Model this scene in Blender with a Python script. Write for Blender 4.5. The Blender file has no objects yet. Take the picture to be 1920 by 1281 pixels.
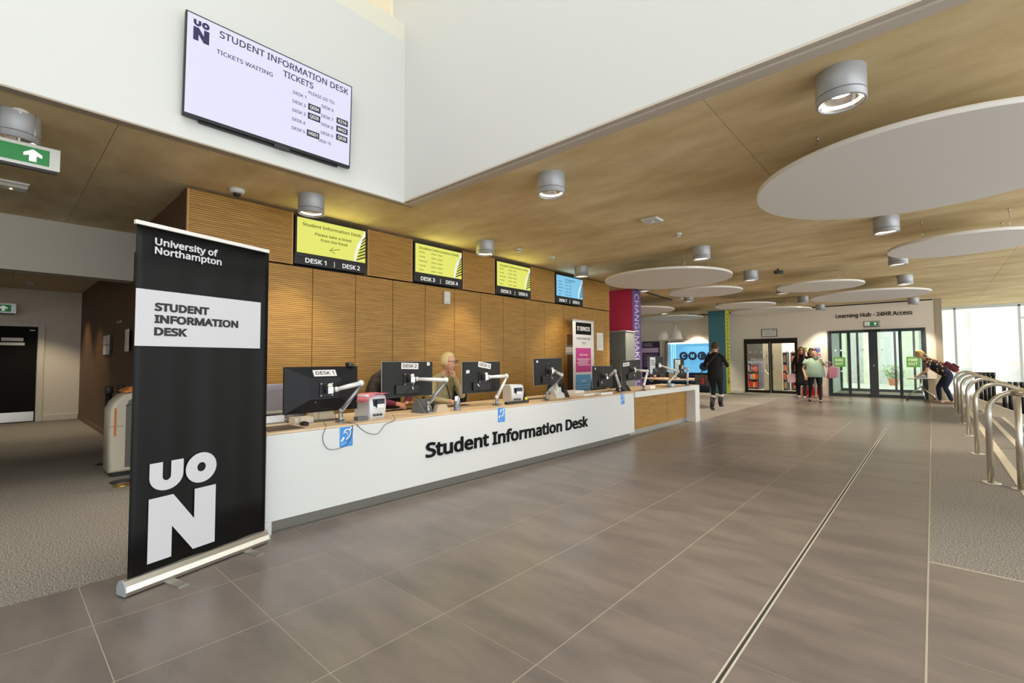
import bpy, bmesh, math, random
from mathutils import Vector as V, Matrix as M
random.seed(7)
sc = bpy.context.scene
C = sc.collection
PI = math.pi
# ------------------------------------------------------------------ camera
yaw, pitch, roll = (math.radians(a) for a in (42.0096, 2.3099, -0.2439))
fw = V((-math.sin(yaw)*math.cos(pitch), math.cos(yaw)*math.cos(pitch), math.sin(pitch)))
rt = V((math.cos(yaw), math.sin(yaw), 0)); up_ = rt.cross(fw)
R_ = rt*math.cos(roll) + up_*math.sin(roll); U_ = -rt*math.sin(roll) + up_*math.cos(roll)
cd = bpy.data.cameras.new('camera'); cam = bpy.data.objects.new('camera', cd); C.objects.link(cam)
cd.sensor_width = 36; cd.lens = 874.75*36/1920; cd.clip_start = .05; cd.clip_end = 300
mw = M.Identity(4)
for i in range(3):
    mw[i][0] = R_[i]; mw[i][1] = U_[i]; mw[i][2] = -fw[i]
mw[0][3], mw[1][3], mw[2][3] = 0, 0, 1.27
cam.matrix_world = mw
sc.camera = cam
# ------------------------------------------------------------------ world, area lights, exposure
wd = bpy.data.worlds.new('world'); sc.world = wd; wd.use_nodes = True
nt = wd.node_tree; bg = nt.nodes['Background']
bg.inputs[0].default_value = (.86, .93, 1, 1); bg.inputs[1].default_value = 3.4
sc.view_settings.view_transform = 'Standard'; sc.view_settings.look = 'None'
sc.view_settings.gamma = 1; sc.view_settings.use_curve_mapping = False
sc.view_settings.exposure = 0.3
sc.cycles.use_denoising = True
sc.cycles.max_bounces = 8; sc.cycles.diffuse_bounces = 5; sc.cycles.glossy_bounces = 4
sc.cycles.transmission_bounces = 6; sc.cycles.transparent_max_bounces = 8
sc.cycles.sample_clamp_indirect = 6; sc.cycles.caustics_reflective = False; sc.cycles.caustics_refractive = False
def area(name, loc, rot, sx, sy, power, col=(1, 1, 1)):
    l = bpy.data.lights.new(name, 'AREA'); l.shape = 'RECTANGLE'; l.size = sx; l.size_y = sy
    l.energy = power; l.color = col
    o = bpy.data.objects.new(name, l); C.objects.link(o); o.location = loc; o.rotation_euler = rot
    return o
area('atrium_skylight', (1.0, -2.3, 8.9), (0, 0, 0), 8, 9, 430, (1, 1, 1))
area('side_daylight', (5.55, 7, 1.75), (0, PI/2, 0), 2.6, 24, 215, (1, 1, 1))
area('rear_daylight', (.5, -7.6, 3.4), (PI/2, 0, 0), 9, 6, 85, (1, 1, 1))
# ------------------------------------------------------------------ helpers
def S(h):
    h = h.lstrip('#'); c = [int(h[i:i+2], 16)/255 for i in (0, 2, 4)]
    return tuple(x/12.92 if x <= .04045 else ((x+.055)/1.055)**2.4 for x in c)
MT = {}
def mat(name, hexc, rough=.5, metal=0, emit=0, spec=.5, noise=None, bump=None, alpha=None, trans=0, coat=0):
    if name in MT: return MT[name]
    m = bpy.data.materials.new(name); m.use_nodes = True; n = m.node_tree; b = n.nodes['Principled BSDF']
    c = S(hexc) if isinstance(hexc, str) else hexc; emit *= .81
    b.inputs['Base Color'].default_value = (*c, 1); b.inputs['Roughness'].default_value = rough
    b.inputs['Metallic'].default_value = metal; b.inputs['Specular IOR Level'].default_value = spec
    if coat: b.inputs['Coat Weight'].default_value = coat
    if trans: b.inputs['Transmission Weight'].default_value = trans
    if alpha is not None: b.inputs['Alpha'].default_value = alpha
    if emit:
        b.inputs['Emission Color'].default_value = (*c, 1); b.inputs['Emission Strength'].default_value = emit; b.inputs['Base Color'].default_value = (*[x*(.12 if emit > .35 else .9) for x in c], 1)
    if noise or bump:
        tc = n.nodes.new('ShaderNodeTexCoord'); 
    if noise:   # (scale, amount, stretch)
        sca, amt = noise[0], noise[1]; st = noise[2] if len(noise) > 2 else (1, 1, 1)
        mp = n.nodes.new('ShaderNodeMapping'); mp.inputs['Scale'].default_value = st
        n.links.new(tc.outputs['Object'], mp.inputs[0])
        nz = n.nodes.new('ShaderNodeTexNoise'); nz.inputs['Scale'].default_value = sca; nz.inputs['Detail'].default_value = 6
        n.links.new(mp.outputs[0], nz.inputs['Vector'])
        rp = n.nodes.new('ShaderNodeValToRGB'); rp.color_ramp.elements[0].position = .3; rp.color_ramp.elements[1].position = .7
        rp.color_ramp.elements[0].color = (*[x*(1-amt) for x in c], 1); rp.color_ramp.elements[1].color = (*[min(1, x*(1+amt)) for x in c], 1)
        n.links.new(nz.outputs['Fac'], rp.inputs[0]); n.links.new(rp.outputs[0], b.inputs['Base Color'])
    if bump:
        nb = n.nodes.new('ShaderNodeTexNoise'); nb.inputs['Scale'].default_value = bump[0]; nb.inputs['Detail'].default_value = 4
        n.links.new(tc.outputs['Object'], nb.inputs['Vector'])
        bp = n.nodes.new('ShaderNodeBump'); bp.inputs['Strength'].default_value = bump[1]; bp.inputs['Distance'].default_value = .01
        n.links.new(nb.outputs['Fac'], bp.inputs['Height']); n.links.new(bp.outputs[0], b.inputs['Normal'])
    MT[name] = m
    return m
def glass(name, tint, alpha=.12, rough=.02):
    if name in MT: return MT[name]
    m = bpy.data.materials.new(name); m.use_nodes = True; n = m.node_tree; n.nodes.clear()
    o = n.nodes.new('ShaderNodeOutputMaterial'); t = n.nodes.new('ShaderNodeBsdfTransparent'); g = n.nodes.new('ShaderNodeBsdfGlossy')
    t.inputs[0].default_value = (*S(tint), 1); g.inputs['Roughness'].default_value = rough
    x = n.nodes.new('ShaderNodeMixShader'); x.inputs[0].default_value = alpha
    n.links.new(t.outputs[0], x.inputs[1]); n.links.new(g.outputs[0], x.inputs[2]); n.links.new(x.outputs[0], o.inputs[0])
    MT[name] = m
    return m
ORG = {}
CAP = .682
try:   # a humanist sans serif that ships with Blender; the built-in font stands in if it is missing
    FONT = bpy.data.fonts.load(bpy.utils.system_resource('DATAFILES') + '/fonts/NotoSansHebrew-Regular.woff2'); CAP = .573
except Exception: FONT = None
def org(p): return ORG.get(p.name, V((0, 0, 0))) if p else V((0, 0, 0))
class Fr:   # a plane frame: origin, right, up
    def __init__(s, o, r, u): s.o = V(o); s.r = V(r).normalized(); s.u = V(u).normalized(); s.n = s.r.cross(s.u)
    def P(s, a, b, c=0): return s.o + s.r*a + s.u*b + s.n*c
class MB:
    def __init__(s): s.b = bmesh.new()
    def hexa(s, p):   # 8 corners: bottom 4 ccw, top 4 ccw
        v = [s.b.verts.new(q) for q in p]
        for f in ((3, 2, 1, 0), (4, 5, 6, 7), (0, 1, 5, 4), (1, 2, 6, 5), (2, 3, 7, 6), (3, 0, 4, 7)): s.b.faces.new([v[i] for i in f])
        return v
    def box(s, x0, x1, y0, y1, z0, z1, bev=0):
        x0, x1 = min(x0, x1), max(x0, x1); y0, y1 = min(y0, y1), max(y0, y1); z0, z1 = min(z0, z1), max(z0, z1)
        v = s.hexa([(x0, y0, z0), (x1, y0, z0), (x1, y1, z0), (x0, y1, z0), (x0, y0, z1), (x1, y0, z1), (x1, y1, z1), (x0, y1, z1)])
        if bev:
            es = list({e for q in v for e in q.link_edges})
            bmesh.ops.bevel(s.b, geom=es, offset=bev, segments=2, affect='EDGES', profile=.6)
        return s
    def fbox(s, f, a0, a1, b0, b1, c0, c1, bev=0):
        v = s.hexa([f.P(a, b, c) for c in (c0, c1) for a, b in ((a0, b0), (a1, b0), (a1, b1), (a0, b1))])
        if bev:
            es = list({e for q in v for e in q.link_edges})
            bmesh.ops.bevel(s.b, geom=es, offset=bev, segments=2, affect='EDGES', profile=.6)
        return s
    def poly(s, f, pts, c0, c1):
        lo = [s.b.verts.new(f.P(a, b, c0)) for a, b in pts]; hi = [s.b.verts.new(f.P(a, b, c1)) for a, b in pts]
        s.b.faces.new(list(reversed(lo))); s.b.faces.new(hi); k = len(pts)
        for i in range(k): s.b.faces.new([lo[i], lo[(i+1) % k], hi[(i+1) % k], hi[i]])
        return s
    def cyl(s, p, q, r, r2=None, n=20, cap=True):
        p, q = V(p), V(q); r2 = r if r2 is None else r2; d = (q-p).normalized()
        a = d.orthogonal().normalized(); b = d.cross(a)
        A = [s.b.verts.new(p+(a*math.cos(t)+b*math.sin(t))*r) for t in [2*PI*i/n for i in range(n)]]
        B = [s.b.verts.new(q+(a*math.cos(t)+b*math.sin(t))*r2) for t in [2*PI*i/n for i in range(n)]]
        for i in range(n):
            f = s.b.faces.new([A[i], A[(i+1) % n], B[(i+1) % n], B[i]]); f.smooth = True
        if cap: s.b.faces.new(list(reversed(A))); s.b.faces.new(B)
        return s
    def tube(s, pts, r, n=10, cap=True):
        pts = [V(p) for p in pts]; rings = []; a = None
        for i, p in enumerate(pts):
            d = ((pts[min(i+1, len(pts)-1)]-p).normalized() + (p-pts[max(i-1, 0)]).normalized())
            d = d.normalized() if d.length > 1e-6 else V((0, 0, 1))
            a = d.orthogonal().normalized() if a is None else (a - d*a.dot(d)).normalized()
            b = d.cross(a); rr = r[i] if isinstance(r, (list, tuple)) else r
            rings.append([s.b.verts.new(p+(a*math.cos(t)+b*math.sin(t))*rr) for t in [2*PI*k/n for k in range(n)]])
        for A, B in zip(rings, rings[1:]):
            for i in range(n):
                f = s.b.faces.new([A[i], A[(i+1) % n], B[(i+1) % n], B[i]]); f.smooth = True
        if cap: s.b.faces.new(list(reversed(rings[0]))); s.b.faces.new(rings[-1])
        return s
    def lathe(s, c, prof, n=28, axis=None, cap=True):   # prof [(r, h)] around z (or axis vector)
        c = V(c); ax = V(axis or (0, 0, 1)).normalized(); a = ax.orthogonal().normalized(); b = ax.cross(a); rings = []
        for r, h in prof: rings.append([s.b.verts.new(c+ax*h+(a*math.cos(t)+b*math.sin(t))*max(r, 1e-4)) for t in [2*PI*k/n for k in range(n)]])
        for A, B in zip(rings, rings[1:]):
            for i in range(n):
                f = s.b.faces.new([A[i], A[(i+1) % n], B[(i+1) % n], B[i]]); f.smooth = True
        if cap: s.b.faces.new(list(reversed(rings[0]))); s.b.faces.new(rings[-1])
        return s
    def ell(s, c, rx, ry, rz, n=16, m=10, Mx=None):
        T = M.Translation(V(c)) @ (Mx or M.Identity(4)) @ M.Diagonal((rx, ry, rz, 1))
        r = bmesh.ops.create_uvsphere(s.b, u_segments=n, v_segments=m, radius=1, matrix=T)
        for v in r['verts']:
            for f in v.link_faces: f.smooth = True
        s.last = r['verts']; return s
    def rings(s, R, cap=True):   # list of point loops
        L = [[s.b.verts.new(p) for p in r] for r in R]; n = len(L[0])
        for A, B in zip(L, L[1:]):
            for i in range(n):
                f = s.b.faces.new([A[i], A[(i+1) % n], B[(i+1) % n], B[i]]); f.smooth = True
        if cap: s.b.faces.new(list(reversed(L[0]))); s.b.faces.new(L[-1])
        return s
    def build(s, name, m, parent=None, fix=True):
        if fix: bmesh.ops.recalc_face_normals(s.b, faces=s.b.faces)
        me = bpy.data.meshes.new(name); o_ = org(parent)
        if o_.length: bmesh.ops.translate(s.b, verts=s.b.verts, vec=-o_)
        s.b.to_mesh(me); s.b.free(); me.materials.append(m)
        o = bpy.data.objects.new(name, me); C.objects.link(o)
        if parent:
            o.parent = parent
            if parent.name in ORG: ORG[o.name] = ORG[parent.name]
        return o
def tag(o, label=None, cat=None, group=None, kind=None):
    if label: o['label'] = label
    if cat: o['category'] = cat
    if group: o['group'] = group
    if kind: o['kind'] = kind
    return o
def thing(name, loc, label, cat, group=None):   # world-built root: its parts' meshes are written in world coordinates
    o = bpy.data.objects.new(name, None); C.objects.link(o); o.location = loc; o.empty_display_size = .1
    ORG[o.name] = V(loc); return tag(o, label, cat, group)
def struct(name, mb, m, parent=None):
    o = mb.build(name, m, parent)
    if not parent: o['kind'] = 'structure'
    return o
def box1(name, m, parent, *a, **k): return MB().box(*a, **k).build(name, m, parent)
def copy_tree(o, parent=None):
    c = o.copy(); C.objects.link(c); c.parent = parent
    if o.name in ORG: ORG[c.name] = ORG[o.name]
    for ch in [k for k in bpy.data.objects if k.parent == o]: copy_tree(ch, c)
    return c
def text(body, f, a, b, h, m, parent=None, name='lettering', w=None, align='LEFT', bold=.0, depth=.001, c=.0005, split=None, spacing=1, line=1.0, wmax=None):
    """letters h = cap height, standing at (a, b) baseline of frame f; w squeezes to a width"""
    cu = bpy.data.curves.new('t', 'FONT'); cu.body = body; cu.font = FONT or cu.font; cu.align_x = 'LEFT'; cu.extrude = .01; cu.bevel_depth = bold*CAP; cu.bevel_resolution = 0; cu.resolution_u = 2
    cu.space_character = spacing; cu.space_line = line; cu.align_x = align
    o = bpy.data.objects.new('t', cu); C.objects.link(o); dg = bpy.context.evaluated_depsgraph_get()
    me = bpy.data.meshes.new_from_object(o.evaluated_get(dg)); bpy.data.objects.remove(o); bpy.data.curves.remove(cu)
    bm = bmesh.new(); bm.from_mesh(me); bpy.data.meshes.remove(me)
    bmesh.ops.remove_doubles(bm, verts=bm.verts, dist=1e-5)
    s = h/(CAP*(1+2*bold)); b += h*bold/(1+2*bold); xs = [v.co.x for v in bm.verts]; zs = [v.co.z for v in bm.verts]; zn, zw = min(zs), max(1e-6, max(zs)-min(zs)); sx = s
    if w: sx = w/(max(xs)-min(xs))
    x0 = min(xs) if w and align == 'LEFT' else 0
    for v in bm.verts: v.co = V(((v.co.x-x0)*sx, v.co.y*s, (v.co.z-zn)/zw*depth))
    out = []
    def fin(b2, nm):
        o_ = org(parent)
        for v in b2.verts: v.co = f.P(a+v.co.x, b+v.co.y, c+v.co.z) - o_
        bmesh.ops.recalc_face_normals(b2, faces=b2.faces)
        me = bpy.data.meshes.new(nm); b2.to_mesh(me); me.materials.append(m)
        ob = bpy.data.objects.new(nm, me); C.objects.link(ob)
        if parent:
            ob.parent = parent
            if parent.name in ORG: ORG[ob.name] = ORG[parent.name]
        out.append(ob)
    if not split: fin(bm, name); bm.free(); return out[0]
    isl = []; seen = set(); bm.verts.index_update()
    for v in bm.verts:
        if v.index in seen: continue
        st = [v]; g = []
        while st:
            q = st.pop()
            if q.index in seen: continue
            seen.add(q.index); g.append(q.co.copy()); st += [e.other_vert(q) for e in q.link_edges]
        isl.append([min(p.x for p in g), max(p.x for p in g)])
    isl.sort(); mg = []
    for a0, a1 in isl:
        if mg and a0 < mg[-1][1]-.3*min(a1-a0, mg[-1][1]-mg[-1][0]): mg[-1][1] = max(a1, mg[-1][1])
        else: mg.append([a0, a1])
    for a0, a1 in mg:
        b2 = bm.copy()
        bmesh.ops.delete(b2, geom=[v for v in b2.verts if not a0-1e-4 <= v.co.x <= a1+1e-4], context='VERTS')
        if b2.faces: fin(b2, split)
        b2.free()
    bm.free(); return out
def sag(p, q, d, n=10):
    p, q = V(p), V(q); return [p.lerp(q, i/n) - V((0, 0, d*4*(i/n)*(1-i/n))) for i in range(n+1)]
def smooth(pts, k=3):
    pts = [V(p) for p in pts]
    for _ in range(k):
        o = [pts[0]]
        for a, b in zip(pts, pts[1:]): o += [a*.75+b*.25, a*.25+b*.75]
        pts = o+[pts[-1]]
    return pts
# ------------------------------------------------------------------ materials
white = mat('white_paint', '#ECEBE4', .75); whiteg = mat('white_laminate', '#D3D5D3', .35)
cream = mat('cream_wall', '#E3DACA', .8); skirt = mat('skirting_white', '#DAD3C6', .5)
black = mat('black_plastic', '#141516', .45); dark = mat('dark_grey_plastic', '#2E2F2F', .5)
blackm = mat('black_frame', '#17181A', .4, .3); frameg = mat('grey_frame', '#3B4147', .45, .4)
steel = mat('brushed_steel', '#D6D1C7', .3, 1); chrome = mat('chrome', '#D5D5D5', .12, 1)
alu = mat('aluminium', '#B8B8B4', .38, .85); silver = mat('silver_paint', '#A6A8AA', .42, .25)
paper = mat('paper', '#E9E7E3', .8); brownwood = mat('dark_brown_wood', '#5A3D22', .55, noise=(6, .12, (1, 1, .1)))
ltwood = mat('light_wood_top', '#D9BE9A', .45, noise=(5, .08, (8, 1, 1)))
plaster = mat('grey_plaster_edge', '#A79C8C', .8)
ink = mat('black_ink', '#060607', .7, spec=.2); inkblue = mat('navy_print', '#1C1A3A', .5)
fabricb = mat('black_fabric', '#1B1C20', .9, bump=(300, .3))
cable = mat('black_cable', '#1A1A1A', .6); cablew = mat('white_cable', '#D8D8D8', .5)
def wood_slot():
    m = bpy.data.materials.new('slotted_oak'); m.use_nodes = True; n = m.node_tree; L = n.links.new; b = n.nodes['Principled BSDF']
    tc = n.nodes.new('ShaderNodeTexCoord'); sx = n.nodes.new('ShaderNodeSeparateXYZ'); L(tc.outputs['Object'], sx.inputs[0])
    def mth(op, a, bb=None, c=None):
        k = n.nodes.new('ShaderNodeMath'); k.operation = op
        for i, q in enumerate((a, bb, c)):
            if q is None: continue
            if isinstance(q, (int, float)): k.inputs[i].default_value = q
            else: L(q, k.inputs[i])
        return k.outputs[0]
    fr = mth('FRACT', mth('DIVIDE', sx.outputs[2], .0235))
    slot = mth('LESS_THAN', fr, .24)
    fy = mth('FRACT', mth('DIVIDE', sx.outputs[1], .0235)); rib = mth('LESS_THAN', fy, .22)
    mp = n.nodes.new('ShaderNodeMapping'); mp.inputs['Scale'].default_value = (1, 1, 14); L(tc.outputs['Object'], mp.inputs[0])
    nz = n.nodes.new('ShaderNodeTexNoise'); nz.inputs['Scale'].default_value = 3; nz.inputs['Detail'].default_value = 8; L(mp.outputs[0], nz.inputs['Vector'])
    rp = n.nodes.new('ShaderNodeValToRGB'); e = rp.color_ramp.elements; e[0].position = .3; e[1].position = .72
    e[0].color = (*S('#A97B33'), 1); e[1].color = (*S('#C79946'), 1); L(nz.outputs['Fac'], rp.inputs[0])
    mx = n.nodes.new('ShaderNodeMix'); mx.data_type = 'RGBA'; L(slot, mx.inputs[0]); L(rp.outputs[0], mx.inputs[6]); mx.inputs[7].default_value = (*S('#4C310F'), 1)
    mx2 = n.nodes.new('ShaderNodeMix'); mx2.data_type = 'RGBA'; L(mth('MULTIPLY', rib, .16), mx2.inputs[0]); L(mx.outputs[2], mx2.inputs[6]); mx2.inputs[7].default_value = (*S('#5A3B1C'), 1)
    L(mx2.outputs[2], b.inputs['Base Color']); b.inputs['Roughness'].default_value = .5
    bp = n.nodes.new('ShaderNodeBump'); bp.inputs['Strength'].default_value = .6; bp.inputs['Distance'].default_value = .004
    L(mth('SUBTRACT', 1, slot), bp.inputs['Height']); L(bp.outputs[0], b.inputs['Normal'])
    return m
oak = wood_slot(); oakedge = mat('oak_edge', '#C89B63', .5, noise=(4, .1, (1, 1, .2)))
def mixmat(name, cols, scale, rough, spec=.5, stretch=(1, 1, 1), detail=6, bump=0, pos=(.35, .65), rand=0, bscale=None, rvar=0):
    m = bpy.data.materials.new(name); m.use_nodes = True; n = m.node_tree; L = n.links.new; b = n.nodes['Principled BSDF']
    tc = n.nodes.new('ShaderNodeTexCoord'); mp = n.nodes.new('ShaderNodeMapping'); mp.inputs['Scale'].default_value = stretch; L(tc.outputs['Object'], mp.inputs[0])
    nz = n.nodes.new('ShaderNodeTexNoise'); nz.inputs['Scale'].default_value = scale; nz.inputs['Detail'].default_value = detail; nz.inputs['Roughness'].default_value = .6; L(mp.outputs[0], nz.inputs['Vector'])
    rp = n.nodes.new('ShaderNodeValToRGB'); e = rp.color_ramp.elements; e[0].position, e[1].position = pos
    e[0].color = (*S(cols[0]), 1); e[1].color = (*S(cols[1]), 1); L(nz.outputs['Fac'], rp.inputs[0]); out = rp.outputs[0]
    if rand:
        oi = n.nodes.new('ShaderNodeObjectInfo'); mr = n.nodes.new('ShaderNodeMapRange'); mr.inputs[3].default_value = 1-rand; mr.inputs[4].default_value = 1+rand
        L(oi.outputs['Random'], mr.inputs[0]); vm = n.nodes.new('ShaderNodeVectorMath'); vm.operation = 'SCALE'; L(out, vm.inputs[0]); L(mr.outputs[0], vm.inputs['Scale']); out = vm.outputs[0]
    L(out, b.inputs['Base Color']); b.inputs['Roughness'].default_value = rough; b.inputs['Specular IOR Level'].default_value = spec
    if rvar:
        mr = n.nodes.new('ShaderNodeMapRange'); mr.inputs[3].default_value = rough-rvar; mr.inputs[4].default_value = rough+rvar; L(nz.outputs['Fac'], mr.inputs[0]); L(mr.outputs[0], b.inputs['Roughness'])
    if bump:
        n2 = n.nodes.new('ShaderNodeTexNoise'); n2.inputs['Scale'].default_value = bscale or scale; L(tc.outputs['Object'], n2.inputs['Vector'])
        bp = n.nodes.new('ShaderNodeBump'); bp.inputs['Strength'].default_value = bump; bp.inputs['Distance'].default_value = .005; L(n2.outputs['Fac'], bp.inputs['Height']); L(bp.outputs[0], b.inputs['Normal'])
    return m
tilem = mixmat('porcelain_tile', ('#6D6560', '#82776F'), 1.6, .3, .45, (1, 3, 1), 10, .06, rand=.05, bscale=220, rvar=.05)
carpetm = mixmat('grey_loop_carpet', ('#554F49', '#A8A299'), 120, .95, .1, (1, 1, 1), 2, .5, (.38, .62), bscale=200)
concrete = mixmat('board_marked_concrete', ('#CBB586', '#EBD9B0'), 1.1, .8, .2, (1, 2.2, 1), 12, .04, (.34, .70), rand=.03)
groutm = mat('pale_grout', '#AFA390', .8)
pale = mat('pale_metal_trim', '#BDB6A8', .4, .3)
GL = glass('clear_glass', '#FAFCFB', .07); GLg = glass('green_tinted_glass', '#EDF5F0', .07)
# ================================================================== THE SETTING
ZC = 3.12; YF = 19.35; XW = -5.74; XA = -4.56; YA = 3.18
floor = struct('floor', MB().box(-14.7, .66, -8.2, YF, -.3, -.0012).box(.66, 5.7, -8.2, 6.3, -.3, -.0012).box(-10, 5.7, YF, 23.2, -.3, -.0012), groutm)
T = .5975
cols = [-3.63, -3.05, -2.455, -1.862, -1.268]
xs = [(-3.63, -3.052), (-3.048, -2.457), (-2.453, -1.864), (-1.86, -1.27), (-1.266, -.682), (-.652, -.062)]
ntile = 0
def tile(x0, x1, y0, y1):
    global ntile
    ntile += 1
    MB().box(x0, x1, y0, y1, -.004, 0).build('tile', tilem, floor)
for j in range(-1, 32):
    y0 = .357+T*j; y1 = min(y0+T-.004, YF)
    for x0, x1 in xs:
        tile(x0+.001, x1-.001, y0, y1)
for j in range(-1, 6):
    y0 = .357+T*j; y1 = y0+T-.005
    for i in range(6): tile(-.054+.6*i, -.054+.6*i+.595, y0, y1)
for x in (-.682, -.660): box1('drain_edge', mat('drain_steel', '#D3CCBE', .35, .2), floor, x, x+.008, -.3, YF, -.004, .001)
box1('drain_slot', mat('drain_dark', '#3A3531', .7), floor, -.675, -.660, -.3, YF, -.0012, -.0005)
box1('edge_trim', pale, floor, -.061, -.054, -.25, YF-.9, -.004, .0015)
box1('edge_trim', pale, floor, -.054, .66, 3.945, 3.955, -.004, .0015)
box1('carpet', carpetm, floor, -14.7, -3.632, -8.2, YF, -.004, 0)
box1('carpet', carpetm, floor, -.053, .62, 3.956, 18.5, -.004, 0)
box1('carpet', carpetm, floor, .62, 5.7, 3.956, 6.3, -.004, 0)
MB().box(-10, 5.7, -8.2, -.25, -.004, 0).build('tile', tilem, floor)
# stairs going down to the right
stm = mat('pale_nosing', '#CFC3AE', .6)
st = thing('stair_flight', (.62, 12.4, -1.5), 'broad flight of grey carpeted steps with cream nosings going down beside the handrails', 'stairs')
for k in range(9):
    x0 = .66+.37*k; z = -.165*(k+1)
    MB().box(x0, x0+.37+.02, 6.305, 18.385, z-.18, z).build('step', carpetm, st)
    MB().box(x0-.075, x0+.004, 6.305, 18.385, z+.135, z+.168).build('nosing', stm, st)
struct('floor_lower', MB().box(3.9, 5.7, 6.3, 23, -1.7, -1.6), carpetm)
struct('wall_stairwell', MB().box(.66, 5.7, 6.2, 6.3, -1.7, -.3), cream)
# far stringer wall
f = Fr((0, 18.5, 0), (1, 0, 0), (0, 0, 1))
sw = thing('stair_side_wall', (2.2, 18.55, -1.6), 'low cream stringer wall sloping down along the far end of the steps', 'wall')
MB().poly(f, [(.5, -.3), (.5, .26), (.72, .21), (4.2, -1.35), (4.2, -1.7), (3.9, -1.7)], -.1, .0).build('panel', mat('stringer_cream', '#B4A68F', .7), sw)
MB().poly(f, [(.49, .26), (.49, .275), (.725, .228), (4.2, -1.33), (4.2, -1.35), (.72, .21)], -.12, .012).build('capping', mat('capping_pale', '#D8D0C0', .5), sw)
# ceiling slab with formwork panels
ceil = struct('ceiling', MB().box(-14.7, XA-.085, -8.2, 23.2, ZC+.012, 3.5).box(XA-.085, 5.7, YA+.147, 23.2, ZC+.012, 3.5), mat('ceiling_joint', '#7A6646', .9))
gx = [-12.5, -10.2, -7.95, -5.69, -3.42, -1.16, 1.1, 3.4, 5.7]
gy = [-8.2, -5.2, -2.3, .6, 3.33, 6.2, 9.0, 11.7, 14.4, 17.2, 20.0, 23.2]
for i in range(len(gx)-1):
    for j in range(len(gy)-1):
        x0, x1, y0, y1 = gx[i], gx[i+1], gy[j], gy[j+1]
        if x0 < -5 and y1 > 19 and x1 < -9: continue
        for (a, b, c, d) in ([(x0, min(x1, XA-.085), y0, y1)] if y1 <= 3.34 else [(x0, x1, max(y0, YA+.147), y1)]):
            if b-a > .05: MB().box(a+.002, b-.002, c+.002, d-.002, ZC, ZC+.014).build('concrete_panel', concrete, ceil)
# atrium walls (white, double height)
atrw = mat('atrium_paint', '#D2D4D1', .8)
struct('wall_atrium_left', MB().box(XA-.25, XA, -8.2, YA, ZC+.01, 5.065).box(XA-.25, XA, -8.2, YA-5.2, 5.3, 9), atrw)
struct('trim_1', MB().box(XA-.085, XA-.0, -8.2, YA+.0, ZC-.004, ZC+.01).box(XA-.085, XA, YA, YA+.147, ZC-.004, ZC+.01), plaster)
struct('wall_atrium_right', MB().box(XA-.3, 5.7, YA, YA+.25, ZC+.03, 9), atrw)
struct('trim_2', MB().box(XA, 5.7, YA+.05, YA+.147, ZC-.004, ZC+.03).box(XA, 5.7, YA, YA+.05, ZC+.012, ZC+.03), mat('ledge_plaster', '#C4BBAE', .7))
struct('trim_3', MB().box(XA-.26, XA-.012, -3, YA, 5.065, 5.292), mat('parapet_band', '#DCDACB', .7))
# upper floor room glimpsed over the parapet
struct('wall_upper_floor', MB().box(-8, -7.9, -5, YA, 5.0, 8.4).box(-8, XA-.26, YA-.02, YA+.1, 5.0, 8.4).box(-8, XA, -5, YA, 8.4, 8.5), mat('upper_wall', '#EFE6D2', .8))
pl = bpy.data.lights.new('upper_room_lamp', 'POINT'); pl.energy = 26; pl.color = (1, .9, .76); pl.shadow_soft_size = .3
po = bpy.data.objects.new('upper_room_lamp', pl); C.objects.link(po); po.location = (-6, 1.5, 7.2)
# outer shell out of the frame
struct('wall_back', MB().box(-14.7, 5.7, -8.4, -8.2, -.3, 9), white)
struct('wall_right', MB().box(5.7, 5.9, -8.4, -5, -1.7, 9).box(5.7, 5.9, -5, 23.2, 3.0, 9).box(5.7, 5.9, -5, 19, -1.7, .3 if 0 else -.1), white)
struct('ceiling_sky_block', MB().box(XA-.3, 5.9, -8.4, YA+.25, 9, 9.2), white)  # unseen solid lid, added to keep the world light out of the atrium
# wood clad block: backing, oak panels, dark recesses
wl = struct('wall_left', MB().box(-6.3, -5.985, 1.455, 9.85, 0, ZC).box(-5.985, -5.775, 1.33, 9.85, 0, 2.43), mat('wall_backing_dark', '#1E1710', .8))
J = [1.31, 1.485, 2.065, 2.648, 3.234, 3.816, 4.393, 4.98, 5.568, 6.143, 6.744, 7.334, 8.0, 8.52, 9.112, 9.696, 9.87]
for a, b in zip(J, J[1:]): box1('panel', oak, wl, XW-.035, XW, a+.004, b-.004, .09, 2.43, bev=.002)
box1('skirting', brownwood, wl, XW-.03, XW-.008, 1.32, 9.87, 0, .088)
REC = [(2.40, 3.41), (4.155, 5.165), (5.922, 6.93), (7.69, 8.74)]
UP = [1.31, 2.40, 3.41, 4.155, 5.165, 5.922, 6.93, 7.69, 8.74, 9.87]
for a, b in zip(UP[::2], UP[1::2]):
    box1('panel', oak, wl, -5.985, XW, a+.012, b-.012, 2.447, ZC-.03)
    for y0 in (a, b-.012): box1('panel_edge', oakedge, wl, -5.985, XW+.001, y0, y0+.012, 2.447, ZC-.03)
for a, b in REC: box1('recess_back', mat('recess_black', '#0E0E0F', .6), wl, -5.99, -5.975, a, b, 2.43, ZC-.02)
box1('end_panel', brownwood, wl, -5.985, XW, 1.30, 1.312, 2.447, ZC-.03); box1('end_panel', brownwood, wl, -5.985, XW, 1.30, 1.312, 0, 2.43)
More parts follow.
